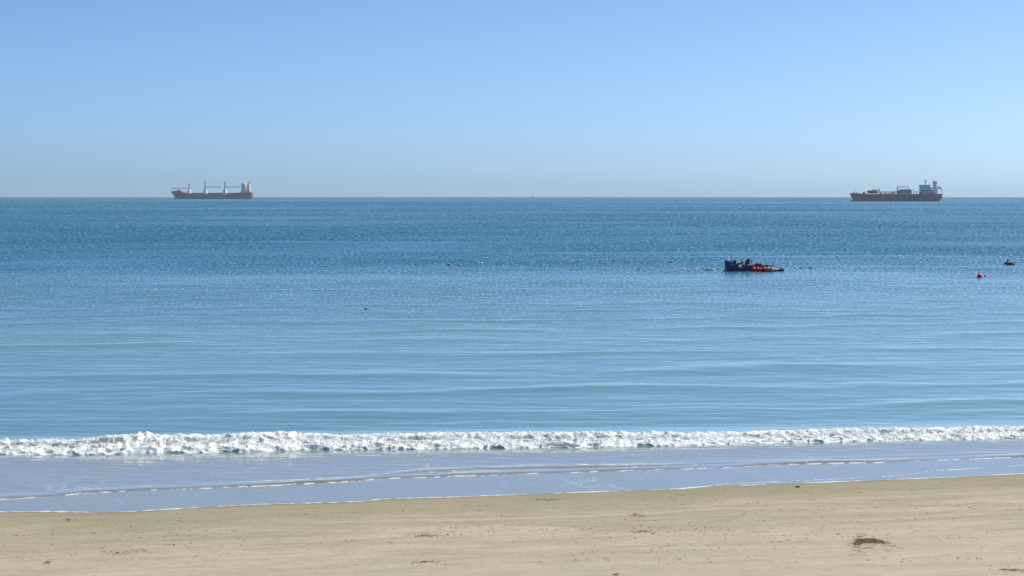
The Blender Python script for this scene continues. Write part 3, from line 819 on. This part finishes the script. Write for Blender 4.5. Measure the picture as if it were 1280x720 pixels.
# ---- buoys and floats
M['buoy_red'] = paint('buoy_red', (0.82, 0.045, 0.045), 0.35, 0.06, 3.0, (0.25, 0.12, 0.08))
M['buoy_pink'] = paint('faded_pink_buoy', (0.80, 0.24, 0.27), 0.4, 0.15, 3.0, (0.3, 0.2, 0.14))
M['buoy_orange'] = paint('faded_orange_buoy', (0.66, 0.24, 0.09), 0.45, 0.2, 3.0, (0.3, 0.2, 0.1))
M['buoy_cream'] = paint('cream_fender', (0.78, 0.60, 0.44), 0.45, 0.2, 3.0, (0.3, 0.2, 0.12))
M['float_white'] = paint('white_float', (0.82, 0.83, 0.82), 0.4, 0.1, 3.0, (0.3, 0.3, 0.22))
M['float_black'] = paint('black_float', (0.018, 0.022, 0.028), 0.4, 0.2, 3.0, (0.06, 0.06, 0.03))
M['float_brown'] = paint('brown_float', (0.40, 0.16, 0.05), 0.5, 0.3, 3.0)
M['rope'] = paint('rope', (0.32, 0.26, 0.16), 0.9, 0.3, 4.0)

def round_buoy(name, c, d, mat, label, cat, group=None, collar=True, sink=0.0):
    """inflatable ball buoy: teardrop body with a ribbed neck and rope eye"""
    T = thing(name, label, cat, c, random.uniform(0, 6), group)
    r = d / 2
    prof = [(r * sin(a) + 1e-4, r - r * cos(a)) for a in np.linspace(0.02, pi * .90, 15)]
    prof += [(r * .22, d * .985), (r * .16, d * 1.0), (r * .16, d * 1.04), (r * .12, d * 1.05)]
    MB().lathe(prof, (0, 0, -sink * d), 20).build('body', M[mat], T, True)
    m = MB()
    for k in range(10):
        a, b = 2 * pi * k / 10, 2 * pi * (k + 1) / 10
        m.tube((r * .13 * cos(a), 0, d * (1.08 - sink) + r * .13 * sin(a)), (r * .13 * cos(b), 0, d * (1.08 - sink) + r * .13 * sin(b)), r * .06, n=6)
    m.build('rope_eye', M['rope'], T)
    return T

def float_barrel(px, py, wpx, mat, label, group=None, rz=0.0, mark=None):
    """lying cylinder float with end collars"""
    c = at_sea(px, py)
    mp = sqrt(c[0] ** 2 + c[1] ** 2) / FPX
    L = wpx * mp; r = min(L * .42, 0.17 + .03 * wpx * mp)
    c[2] += 0.06 + r * .2
    T = thing('mooring_float', label, 'float', c, rz, group)
    MB().lathe([(r * .15, -L / 2), (r * .75, -L / 2 + r * .12), (r, -L * .34), (r, -L * .12), (r * .9, -L * .09), (r * .9, L * .09), (r, L * .12), (r, L * .34), (r * .75, L / 2 - r * .12), (r * .15, L / 2)], (0, 0, 0), 14, 'x').build('body', M[mat], T, True)
    MB().tube((-L * .5, 0, 0), (-L * .5 - r * .5, 0, -r * .3), r * .16, n=6).tube((L * .5, 0, 0), (L * .5 + r * .5, 0, -r * .3), r * .16, n=6).build('rope_end', M['rope'], T)
    if mark: MB().lathe([(r * .97, -L * .06), (r * 1.03, -L * .05), (r * 1.03, L * .05), (r * .97, L * .06)], (0, 0, 0), 14, 'x').build('band', M[mark], T, True)
    return T

# ---- work boat
M['navy'] = paint('navy_hull_paint', (0.034, 0.046, 0.135), 0.35, 0.22, 1.2, (0.05, 0.05, 0.06))
M['boat_dark'] = paint('black_tar_paint', (0.016, 0.016, 0.020), 0.6, 0.2, 2.0)
M['boat_white'] = paint('boat_white', (0.74, 0.72, 0.66), 0.5, 0.2, 2.0, (0.3, 0.25, 0.16))
M['boat_deck'] = paint('weathered_deck', (0.16, 0.15, 0.13), 0.8, 0.4, 3.0)
M['red_cover'] = paint('red_tarpaulin', (0.56, 0.025, 0.03), 0.6, 0.2, 2.0)
M['olive'] = paint('olive_paint', (0.10, 0.11, 0.055), 0.7, 0.3, 2.0)
M['dark_net'] = paint('dark_net', (0.035, 0.022, 0.018), 0.95, 0.4, 5.0, (0.07, 0.05, 0.03))
M['teal_net'] = paint('green_net', (0.03, 0.07, 0.05), 0.95, 0.3, 5.0)
M['yellow'] = paint('yellow_plastic', (0.46, 0.34, 0.06), 0.5, 0.2, 3.0)

PB = at_sea(937.0, 339.4)
MPB = sqrt(PB[0] ** 2 + PB[1] ** 2) / FPX
def XB_(px): return (px - 937.0) * MPB
def ZB_(py): return (339.4 - py) * MPB
def boat_point(px, py, y):
    """world point of a position given in the boat's own frame"""
    return (PB[0] + XB_(px), PB[1] + y, PB[2] + ZB_(py))

def lumpy(name, mat, parent, c, sx, sy, sz, seed, tag_=None):
    """heap of net or gear: dome with a torn, lumpy surface"""
    n1, n2 = 22, 12
    th, ph = np.meshgrid(np.linspace(0, 2 * pi, n1), np.linspace(0.02, pi * .5, n2), indexing='ij')
    r = 1 + .55 * perlin(th * 2.2, ph * 3 + 5, seed) + .4 * perlin(th * 5, ph * 7, seed + 1)
    V = np.stack([c[0] + sx * r * np.cos(th) * np.sin(ph), c[1] + sy * r * np.sin(th) * np.sin(ph), c[2] + sz * r * np.cos(ph) ** .8], -1)
    V[-1] = V[0]
    return mesh_np(name, V, grid_faces(n1, n2), M[mat], parent)

def work_boat():
    T = thing('work_boat', 'navy blue wooden work boat with thin mast and red buoys on its side', 'boat', PB, 0.0)
    def deck(t):
        px = 906.6 + (966.5 - 906.6) * t
        return ZB_(np.interp(px, [906.6, 911, 916, 921, 930, 940, 966], [325.6, 327.3, 329.0, 330.4, 331.5, 332.2, 332.3]))
    lv = [(-.35, XB_(909.0), XB_(964), 0.95, .9), (0.10, XB_(908.2), XB_(965), 1.25, 1.0), (0.75, XB_(907.4), XB_(966), 1.42, 1.15), (0.9, XB_(906.6), XB_(966.5), 1.5, 1.45)]
    h = hull_shell(lv, 40, .42, 1.7, .25, .8, deck, ['boot_top', 'lower_planking', 'hull'], [M['boat_dark'], M['navy'], M['navy']], T, cap=False)
    # inner deck a little below the rail
    m = MB(); n = 24
    top, bot = [], []
    for i in range(n):
        t = i / (n - 1)
        w = 1.40 * (1 - (1 - min(t / .42, 1)) ** 2.3) * (1 if t < .75 else 1 - .2 * ((t - .75) / .25) ** 2)
        x = XB_(907.4) + (XB_(966.2) - XB_(907.4)) * t
        top.append((x, -w, deck(t) - .28)); bot.append((x, w, deck(t) - .28))
    m.add(top + bot, [(i, i + 1, n + i + 1, n + i) for i in range(n - 1)]).build('deck', M['boat_deck'], T)
    for sgn in (-1, 1):
        g = MB()
        for i in range(n - 1):
            a, b = top[i], top[i + 1]
            g.tube((a[0], sgn * (abs(a[1]) + .08), a[2] + .30), (b[0], sgn * (abs(b[1]) + .08), b[2] + .30), .05, n=6)
        g.build('gunwale', M['boat_dark'], T)
    MB().prism([(XB_(906.2), -.1), (XB_(907.4), -.1), (XB_(907.0), ZB_(325.2)), (XB_(906.1), ZB_(325.0))], -.07, .07).build('stem_post', M['boat_dark'], T)
    mast = MB().tube((XB_(914.6), 0, ZB_(329)), (XB_(914.6), 0, ZB_(309.6)), .040, .022, 8).build('mast', M['boat_dark'], T)
    MB().ball((XB_(914.9), -.05, ZB_(315.4)), .09, 10).build('lamp', M['float_white'], mast)
    w = MB().box(XB_(916.1), XB_(920.0), -.45, .45, ZB_(331), ZB_(325.2), .06).build('winch_housing', M['boat_dark'], T, bevel=.04)
    MB().tube((XB_(913.2), -.3, ZB_(326.3)), (XB_(913.2), .3, ZB_(326.3)), .1, n=12).box(XB_(912.9), XB_(913.5), -.1, .1, ZB_(329), ZB_(326.4)).build('bollard', M['boat_dark'], T)
    letters('FY', 'bow_lettering', M['boat_white'], T, XB_(913.6), -1.24, ZB_(331.5), .34, rot=(radians(82), 0, radians(-22)))
    letters('17', 'bow_lettering', M['boat_white'], T, XB_(917.0), -1.40, ZB_(331.7), .30, rot=(radians(82), 0, radians(-18)))
    # gear on deck
    lumpy('net_heap', 'teal_net', T, (XB_(923.6), -.3, ZB_(332)), .42, .6, .42, 3)
    lumpy('net_heap', 'teal_net', T, (XB_(927.8), -.3, ZB_(332)), .34, .5, .50, 13)
    MB().tube((XB_(926.6), -.2, ZB_(331.5)), (XB_(926.6), -.2, ZB_(323.8)), .05).build('rail_post', M['boat_dark'], T)
    MB().box(XB_(927.0), XB_(929.2), -.5, .1, ZB_(328), ZB_(325.2), .2).build('white_bucket', M['boat_white'], T, bevel=.03)
    MB().box(XB_(925.5), XB_(930.4), -1.25, -.7, ZB_(332.0), ZB_(330.0)).build('thwart', M['boat_white'], T, bevel=.03)
    ha = MB().prism([(XB_(931.4), ZB_(331.6)), (XB_(932.0), ZB_(326.0)), (XB_(934.6), ZB_(323.9)), (XB_(936.6), ZB_(325.0)), (XB_(938.0), ZB_(331.6))], -.45, .35).build('hauler', M['dark_net'], T, bevel=.06)
    MB().tube((XB_(935.3), -.5, ZB_(324.6)), (XB_(935.3), .4, ZB_(324.6)), .19, n=14).build('drum', M['boat_dark'], ha)
    lumpy('net_heap', 'dark_net', T, (XB_(934.0), -.45, ZB_(332.2)), .46, .4, .75, 23)
    MB().tube((XB_(938.8), -.2, ZB_(331)), (XB_(939.4), -.2, ZB_(327)), .05).ball((XB_(939.4), -.2, ZB_(326.2)), .16, 12).build('control_lever', M['boat_dark'], T)
    for a, b, t_ in ((933.2, 935.6, 330.6), (936.0, 938.0, 330.2), (938.2, 941.0, 329.9)):
        MB().box(XB_(a), XB_(b), -1.3, -.8, ZB_(332.2), ZB_(t_)).build('fish_box', M['boat_white'], T, bevel=.03)
    MB().prism([(XB_(941.2), ZB_(332.2)), (XB_(941.6), ZB_(330.4)), (XB_(944.0), ZB_(330.2)), (XB_(944.8), ZB_(328.9)), (XB_(950.6), ZB_(329.0)), (XB_(951.2), ZB_(330.2)), (XB_(951.6), ZB_(332.2))], -1.15, .6).build('red_cover', M['red_cover'], T, bevel=.05)
    MB().box(XB_(952), XB_(966), -1.3, -1.18, ZB_(332.4), ZB_(331.7)).build('rubbing_strake', M['boat_dark'], T)
    MB().tube((XB_(965.4), -.4, ZB_(332.5)), (XB_(965.4), -.4, ZB_(330.2)), .05).build('stern_post', M['boat_dark'], T)
work_boat()

hang = [(940.6, 335.8, 4.2, 'buoy_red', 'red ball buoy nearest the middle of the blue boat, hung on its side'),
        (945.6, 335.9, 4.0, 'buoy_red', 'red ball buoy, second from the left of those hung on the blue boat'),
        (949.2, 336.3, 3.7, 'buoy_red', 'red ball buoy, third from the left of those hung on the blue boat'),
        (953.4, 335.3, 4.0, 'buoy_red', 'red ball buoy, fourth from the left of those hung on the blue boat'),
        (956.6, 335.6, 3.0, 'buoy_orange', 'small orange buoy squeezed among the red ones on the blue boat'),
        (959.4, 335.2, 3.8, 'buoy_cream', 'cream coloured ball buoy hung among the red ones near the stern'),
        (962.9, 335.8, 4.8, 'buoy_pink', 'large pale pink ball buoy hung nearest the stern of the blue boat'),
        (958.0, 337.3, 3.4, 'buoy_red', 'red ball buoy hung low at the waterline below the cream one'),
        (923.5, 332.6, 3.2, 'buoy_cream', 'cream round fender hung on the forward half of the blue boat')]
for px, py, d, mat, lab in hang:
    dm = d * MPB * 1.18
    wy = -1.50 - dm * .42 if px > 935 else -1.42 - dm * .42
    if px > 958: wy += .10
    c = boat_point(px, py, wy); c = (c[0], c[1], c[2] - dm / 2)
    round_buoy('hanging_buoy', c, dm, mat, lab, 'buoy', 'buoys hung on the blue work boat')

# low punt lying astern, tender float at the bow
def punt():
    c = boat_point(971.5, 338.6, -.3)
    T = thing('punt', 'low dark olive punt lying astern of the blue work boat', 'boat', c, radians(4))
    hull_shell([(-.1, -.85, .95, .5, 1), (.16, -.95, 1.05, .62, 1.3)], 18, .3, 1.6, .2, .75, lambda t: .17 + .10 * t ** 2, ['hull'], [M['boat_dark']], T, cap=False)
    MB().box(-.7, .85, -.48, .48, .10, .17).build('deck_boards', M['olive'], T)
    MB().box(.45, .98, -.5, .5, .17, .34, .1).build('stern_seat', M['olive'], T, bevel=.03)
punt()
tf = at_sea(905.6, 339.2)
T = thing('tender_float', 'grey and black float nudging the bow of the blue work boat', 'float', tf, 0.3)
MB().lathe([(.02, -.36), (.12, -.30), (.17, -.1), (.17, .12), (.1, .3), (.02, .36)], (0, 0, .05), 14, 'x').build('body', M['boat_dark'], T, True)
MB().box(.02, .3, -.14, .14, .16, .46, .25).build('marker', M['boat_white'], T, bevel=.03)

# big red buoy and the dinghy on the right
c = at_sea(1224.6, 347.2); d = 6.6 * sqrt(c[0] ** 2 + c[1] ** 2) / FPX
round_buoy('mooring_buoy', c, d, 'buoy_red', 'large bright red ball buoy afloat on the right', 'buoy', None, sink=.22)
float_barrel(1231.4, 346.0, 2.6, 'float_black', 'black and white float just right of the large red buoy', None, .3, 'float_white')

def dinghy():
    c = at_sea(1260.6, 331.0)
    mp = sqrt(c[0] ** 2 + c[1] ** 2) / FPX
    T = thing('dinghy', 'small dark dinghy with yellow load and white stern at the right edge', 'boat', c, radians(12))
    q = lambda px: (px - 1260.6) * mp
    z = lambda py: (331.0 - py) * mp
    hull_shell([(-.1, q(1255.2), q(1267), .45, 1), (.2, q(1254.6), q(1267.4), .6, 1.2), (.4, q(1254.2), q(1267.8), .66, 1.4)], 20, .4, 1.6, .2, .82, lambda t: z(327.9) - .05 * sin(pi * t), ['lower_hull', 'hull'], [M['boat_dark'], M['navy']], T, cap=False)
    MB().box(q(1255.6), q(1267), -.45, .45, .12, .16).build('floor_boards', M['boat_deck'], T)
    MB().box(q(1263.3), q(1267.9), -.69, -.63, .16, z(326.9)).build('white_quarter', M['float_white'], T, bevel=.02)
    MB().box(q(1263), q(1267.6), -.5, .5, z(328.4), z(326.6)).build('stern_seat', M['float_white'], T)
    lumpy('yellow_gear', 'yellow', T, (q(1259.4), -.05, z(329.2)), .34, .30, .30, 33)
    lumpy('dark_gear', 'dark_net', T, (q(1260.0), .1, z(328.4)), .2, .2, .52, 43)
dinghy()
c = at_sea(1256.3, 332.2); d = 1.8 * sqrt(c[0] ** 2 + c[1] ** 2) / FPX
round_buoy('small_buoy', c, d, 'float_white', 'small white ball buoy under the bow of the dark dinghy', 'buoy', None, sink=.1)

FL = [
 (561.0, 331.4, 3.2, 'float_brown', 'brown float, left one of the pair on the left of the open water', None),
 (572.8, 332.0, 3.4, 'float_brown', 'brown float, right one of the pair on the left of the open water', None),
 (600.6, 329.8, 3.8, 'float_white', 'white float with dark band, alone left of centre', 'float_black'),
 (715.4, 326.6, 1.5, 'float_white', 'tiny white float, leftmost of the loose line right of centre', None),
 (725.0, 325.6, 1.7, 'float_white', 'tiny white float, second from left in the line right of centre', None),
 (749.6, 327.2, 2.2, 'float_black', 'black float left of a white one in the line right of centre', None),
 (758.4, 325.6, 1.8, 'float_white', 'white float between two black ones in the line right of centre', None),
 (767.0, 326.6, 2.4, 'float_black', 'black float at the right end of the line right of centre', None),
 (798.0, 337.6, 2.4, 'float_black', 'single black float right of the small pink buoy', None),
 (838.6, 328.0, 3.8, 'float_brown', 'brown float with orange band, behind the row leading to the boat', 'buoy_orange'),
 (851.4, 337.2, 1.5, 'float_white', 'white float, first from the left in the row leading to the boat', None),
 (854.0, 336.2, 1.8, 'float_white', 'white float, second from the left in the row leading to the boat', None),
 (856.5, 337.8, 1.8, 'float_white', 'white float, third from the left in the row leading to the boat', None),
 (861.0, 338.0, 2.0, 'float_white', 'white float, fourth from the left in the row leading to the boat', None),
 (869.6, 337.6, 1.8, 'float_white', 'white float in the gap halfway along the row leading to the boat', None),
 (878.0, 337.0, 2.2, 'float_black', 'black float, first of the dark ones in the row leading to the boat', None),
 (881.8, 337.8, 2.0, 'float_brown', 'brown float between black ones in the row leading to the boat', None),
 (884.6, 338.1, 2.8, 'float_black', 'widest black float in the row leading to the boat', None),
 (887.6, 337.7, 2.0, 'float_black', 'black float just left of the last white one before the boat', None),
 (890.6, 337.8, 1.9, 'float_white', 'last white float in the row before the bow of the boat', None),
 (897.4, 337.2, 1.8, 'float_brown', 'brown float nearest the bow of the blue boat', None),
 (994.2, 334.6, 1.6, 'float_white', 'white float, nearest to the punt among those right of the boat', None),
 (1001.0, 336.0, 2.0, 'float_black', 'black float, left one of two dark floats right of the boat', None),
 (1013.2, 336.0, 2.4, 'float_black', 'black float with white band, right one of two dark floats right of the boat', 'float_white'),
 (1027.6, 338.8, 1.7, 'float_white', 'white float, lowest of those right of the boat', None),
 (1046.6, 321.2, 1.9, 'float_white', 'white float far out, upper one right of the boat', None),
 (1049.6, 333.2, 1.8, 'float_white', 'white float, rightmost of the near ones right of the boat', None),
 (1124.4, 321.2, 1.7, 'float_white', 'lone white float far out below the tanker', None),
 (1250.4, 325.0, 2.0, 'buoy_orange', 'orange float just left of the dark dinghy', None),
 (1279.0, 325.0, 1.8, 'float_white', 'white float at the right edge beyond the dark dinghy', None),
 (457.4, 386.8, 2.8, 'float_black', 'lone black float with white band on calm water left of centre', 'float_white'),
]
for k, (px, py, w, mat, lab, mk) in enumerate(FL):
    float_barrel(px, py, w * (1.6 if mat == 'float_white' else 1.1), mat, lab, 'mooring floats on the water', radians((k * 37) % 50 - 25), mk)
c = at_sea(773.0, 338.8); d = 2.3 * sqrt(c[0] ** 2 + c[1] ** 2) / FPX
round_buoy('small_buoy', c, d, 'buoy_pink', 'small pink ball buoy below the line of floats right of centre', 'buoy', None, sink=.1)

# ---- gulls
M['gull_white'] = paint('gull_white', (0.80, 0.80, 0.80), 0.8, 0.05, 3.0)
M['gull_dark'] = paint('gull_dark_wing', (0.035, 0.035, 0.045), 0.8, 0.1, 3.0)
M['beak'] = paint('gull_beak', (0.55, 0.35, 0.05), 0.5, 0.05, 3.0)
def gull(loc, rz, label, flying=False, s=1.0):
    T = thing('seagull', label, 'bird', loc, rz, 'gulls by the blue work boat')
    T.scale = (s, s, s)
    z = 0.0 if flying else 0.16
    MB().lathe([(.005, -.24), (.05, -.16), (.085, -.02), (.08, .09), (.045, .18), (.005, .2)], (0, 0, z), 14, 'x').build('body', M['gull_white'], T, True)
    h = MB().ball((.19, 0, z + .07), .05, 12).build('head', M['gull_white'], T, True)
    MB().tube((.23, 0, z + .065), (.29, 0, z + .055), .014, .003, 6).build('beak', M['beak'], h)
    for sg in (-1, 1):
        if flying:
            MB().add([(.10, sg * .05, z + .03), (-.06, sg * .05, z + .02), (-.05, sg * .38, z + .15), (.09, sg * .36, z + .16), (-.22, sg * .72, z + .08), (-.10, sg * .72, z + .09),
                      (.10, sg * .05, z + .05), (-.06, sg * .05, z + .03), (-.05, sg * .38, z + .16), (.09, sg * .36, z + .18), (-.22, sg * .72, z + .085), (-.10, sg * .72, z + .095)],
                     [(0, 1, 2, 3), (3, 2, 4, 5), (6, 9, 8, 7), (9, 11, 10, 8), (0, 3, 9, 6), (3, 5, 11, 9), (1, 7, 8, 2), (2, 8, 10, 4), (5, 4, 10, 11)]).build('wing', M['gull_dark'], T)
        else:
            MB().lathe([(.004, -.30), (.03, -.2), (.055, -.02), (.04, .1), (.005, .15)], (0, sg * .06, z + .03), 10, 'x', sy=1.2).build('wing', M['gull_dark'], T, True)
            MB().tube((0, sg * .03, 0), (0, sg * .03, z - .04), .008, n=6).build('leg', M['beak'], T)
gull(boat_point(921.4, 316.6, -1.0), radians(160), 'dark winged gull flying just right of the mast of the blue boat', True, .8)
gull(boat_point(965.4, 330.2, -.4), radians(170), 'gull perched on the stern post of the blue boat', s=.95)
gull(boat_point(974.6, 336.0, -.35), radians(200), 'gull standing on the punt, left one of the two', s=.8)
gull(boat_point(976.8, 336.0, -.25), radians(20), 'gull standing on the punt, right one of the two', s=.8)

# ------------------------------------------------------------------ things on the sand
M['weed'] = paint('dry_brown_seaweed', (0.138, 0.092, 0.025), 0.85, 0.5, 6.0, (0.035, 0.024, 0.010))
M['weed2'] = paint('olive_seaweed', (0.13, 0.095, 0.035), 0.85, 0.5, 6.0, (0.05, 0.035, 0.015))
M['pebble'] = paint('dark_pebble', (0.05, 0.045, 0.042), 0.7, 0.3, 8.0)

def at_sand(px, py):
    d = ray(px, py)
    y = CAM_H / -d[2] * d[1]
    for _ in range(12):
        x = y * d[0] / d[1]
        z = float(sand_z(np.array([x]), np.array([y]))[0])
        y = (CAM_H - z) / -d[2] * d[1]
    return np.array([y * d[0] / d[1], y, z])

def strands(pts, rnd, lmin, lmax, w, rise):
    """ribbons of weed: centre line bends over the sand; returns verts, faces"""
    V, F = [], []
    for (x, y, h) in pts:
        a = rnd.normal(0, .55); L = rnd.uniform(lmin, lmax); n = 5
        ca, sa = cos(a), sin(a)
        bend = rnd.normal(0, .35)
        ww = w * rnd.uniform(.5, 1.4)
        k0 = len(V)
        for i in range(n):
            t = i / (n - 1) - .5
            cx, cy = x + L * t * ca - bend * L * t * t * sa, y + L * t * sa + bend * L * t * t * ca
            zz = h + rise * rnd.uniform(.2, 1) * (1 - 4 * t * t)
            ww2 = ww * (1 - 1.2 * abs(t))
            V.append((cx - sa * ww2, cy + ca * ww2, zz + ww2 * .6)); V.append((cx + sa * ww2, cy - ca * ww2, zz - ww2 * .6))
        for i in range(n - 1):
            F.append((k0 + 2 * i, k0 + 2 * i + 1, k0 + 2 * i + 3, k0 + 2 * i + 2))
    return V, F

def weed_clump(px, py, wpx, depth, height, n, label, mat='weed', seed=1, arc=0.0, group=None, name='seaweed_clump'):
    c = at_sand(px, py)
    mp = sqrt(c[0] ** 2 + c[1] ** 2) / FPX
    W = wpx * mp
    rnd = np.random.default_rng(seed)
    pts = []
    for _ in range(n):
        out = rnd.random() < .22
        u = np.clip(rnd.normal(0, .36 if out else .22), -.9, .9)
        v = rnd.normal(0, .55 if out else .15)
        bow = arc * depth * (2 * u) ** 2 * (1.0 if u > 0 else 1.5)
        x, y = u * W, v * depth - bow + .12 * depth * float(perlin(np.array([u * 6.0]), np.array([seed * 3.7]), seed)[()][0] if True else 0)
        hh = 0.0 if out else height * max(0, 1 - (2 * u) ** 2) * np.exp(-(v / .16) ** 2) * rnd.uniform(.1, 1)
        z = float(sand_z(np.array([c[0] + x]), np.array([c[1] + y]))[0]) - c[2]
        pts.append((x, y, z + hh + .006))
    V, F = strands(pts, rnd, .06, .42 if n > 200 else .15, .009, .03)
    T = thing(name, label, 'seaweed', c, 0.0, group)
    tag(mesh_np('fronds', V, F, M[mat], T, smooth=False), kind='stuff')
    return T
weed_clump(1085, 676.5, 44, 1.7, .06, 430, 'large dark brown seaweed clump lying on the sand at lower right', seed=2, arc=.5)
G = 'small patches of seaweed on the sand'
weed_clump(60, 704, 8, .5, .05, 30, 'small black weed patch at the lower left of the sand', 'weed', 3, 0, G, 'seaweed_patch')
weed_clump(682, 625, 44, 1.2, .02, 60, 'long thin weed patch just below the water edge at centre', 'weed2', 4, 0, G, 'seaweed_patch')
weed_clump(798, 643.5, 24, 2.2, .02, 44, 'scattered weed patch right of centre, the upper of two', 'weed', 5, .2, G, 'seaweed_patch')
weed_clump(804, 665, 30, 1.2, .02, 46, 'weed patch right of centre, the lower of two', 'weed', 6, 0, G, 'seaweed_patch')
weed_clump(535, 670, 60, 1.2, .02, 80, 'long olive weed line on the sand left of centre', 'weed2', 7, .1, G, 'seaweed_patch')
weed_clump(532, 703, 36, .8, .02, 62, 'weed line at the bottom of the sand left of centre', 'weed', 8, .1, G, 'seaweed_patch')
weed_clump(1262, 713, 36, .9, .02, 80, 'olive weed patch in the bottom right corner of the sand', 'weed2', 9, 0, G, 'seaweed_patch')
weed_clump(88, 651, 30, 1.8, .015, 30, 'faint weed patch near the water edge at left', 'weed2', 10, 0, G, 'seaweed_patch')
weed_clump(770, 719, 9, .4, .03, 24, 'small dark weed patch cut by the bottom edge of the picture', 'weed', 11, 0, G, 'seaweed_patch')
weed_clump(152, 691, 80, 1.8, .015, 75, 'thin slanting trail of weed at lower left', 'weed2', 12, -.4, G, 'seaweed_patch')

c = at_sand(997, 609.2)
pb = MB().ball((0, 0, 0), .075, 12, .6, 1.5).build('pebble', M['pebble'], None, True)
pb.location = (c[0], c[1], c[2] + .025)
tag(pb, 'lone dark pebble at the edge of the water right of centre', 'pebble')

def scraps():
    rnd = np.random.default_rng(77)
    pts = []
    # loose drift lines, roughly along the shore, and single scraps
    px = rnd.uniform(-30, 1310, 7500); py = rnd.uniform(596, 724, 7500)
    X0, Y0 = [], []
    for a, b in zip(px, py):
        d = ray(a, b); k = CAM_H / -d[2]
        x, y = d[0] * k, d[1] * k
        s = y - float(shore_y(x))
        if s > -.4: continue
        u, v = (x * .96 + y * .27), (y * .96 - x * .27)
        X0.append((x, y, u, v))
    A = np.array(X0)
    dens = perlin(A[:, 2] / 8, A[:, 3] / 1.5, 301) + .7 * perlin(A[:, 2] / 2.5, A[:, 3] / .7, 302) + .35 * perlin(A[:, 2] / 20, A[:, 3] / 5, 303)
    A = A[dens > rnd.uniform(.05, .74, len(A))]
    z = sand_z(A[:, 0], A[:, 1])
    pts = [(x, y, h + .006) for (x, y, _, _), h in zip(A, z)]
    V, F = strands(pts, rnd, .04, .14, .012, .012)
    o = mesh_np('seaweed_scraps', V, F, M['weed'], smooth=False)
    tag(o, 'loose scraps of brown weed strewn over the sand', kind='stuff')
scraps()

# ------------------------------------------------------------------ sea haze
def haze():
    m = MB().box(-9000, 9000, -150, 21500, -40, 62)
    t = NT('sea_haze')
    v = t.n('ShaderNodeVolumePrincipled')
    v.inputs['Color'].default_value = (0.60, 0.80, 1.0, 1)
    v.inputs['Density'].default_value = 4.0e-5
    v.inputs['Anisotropy'].default_value = 0.2
    t.l(v.outputs[0], t.out.inputs['Volume'])
    o = m.build('haze', t.m)
    tag(o, 'thin sea haze', kind='stuff')
haze()
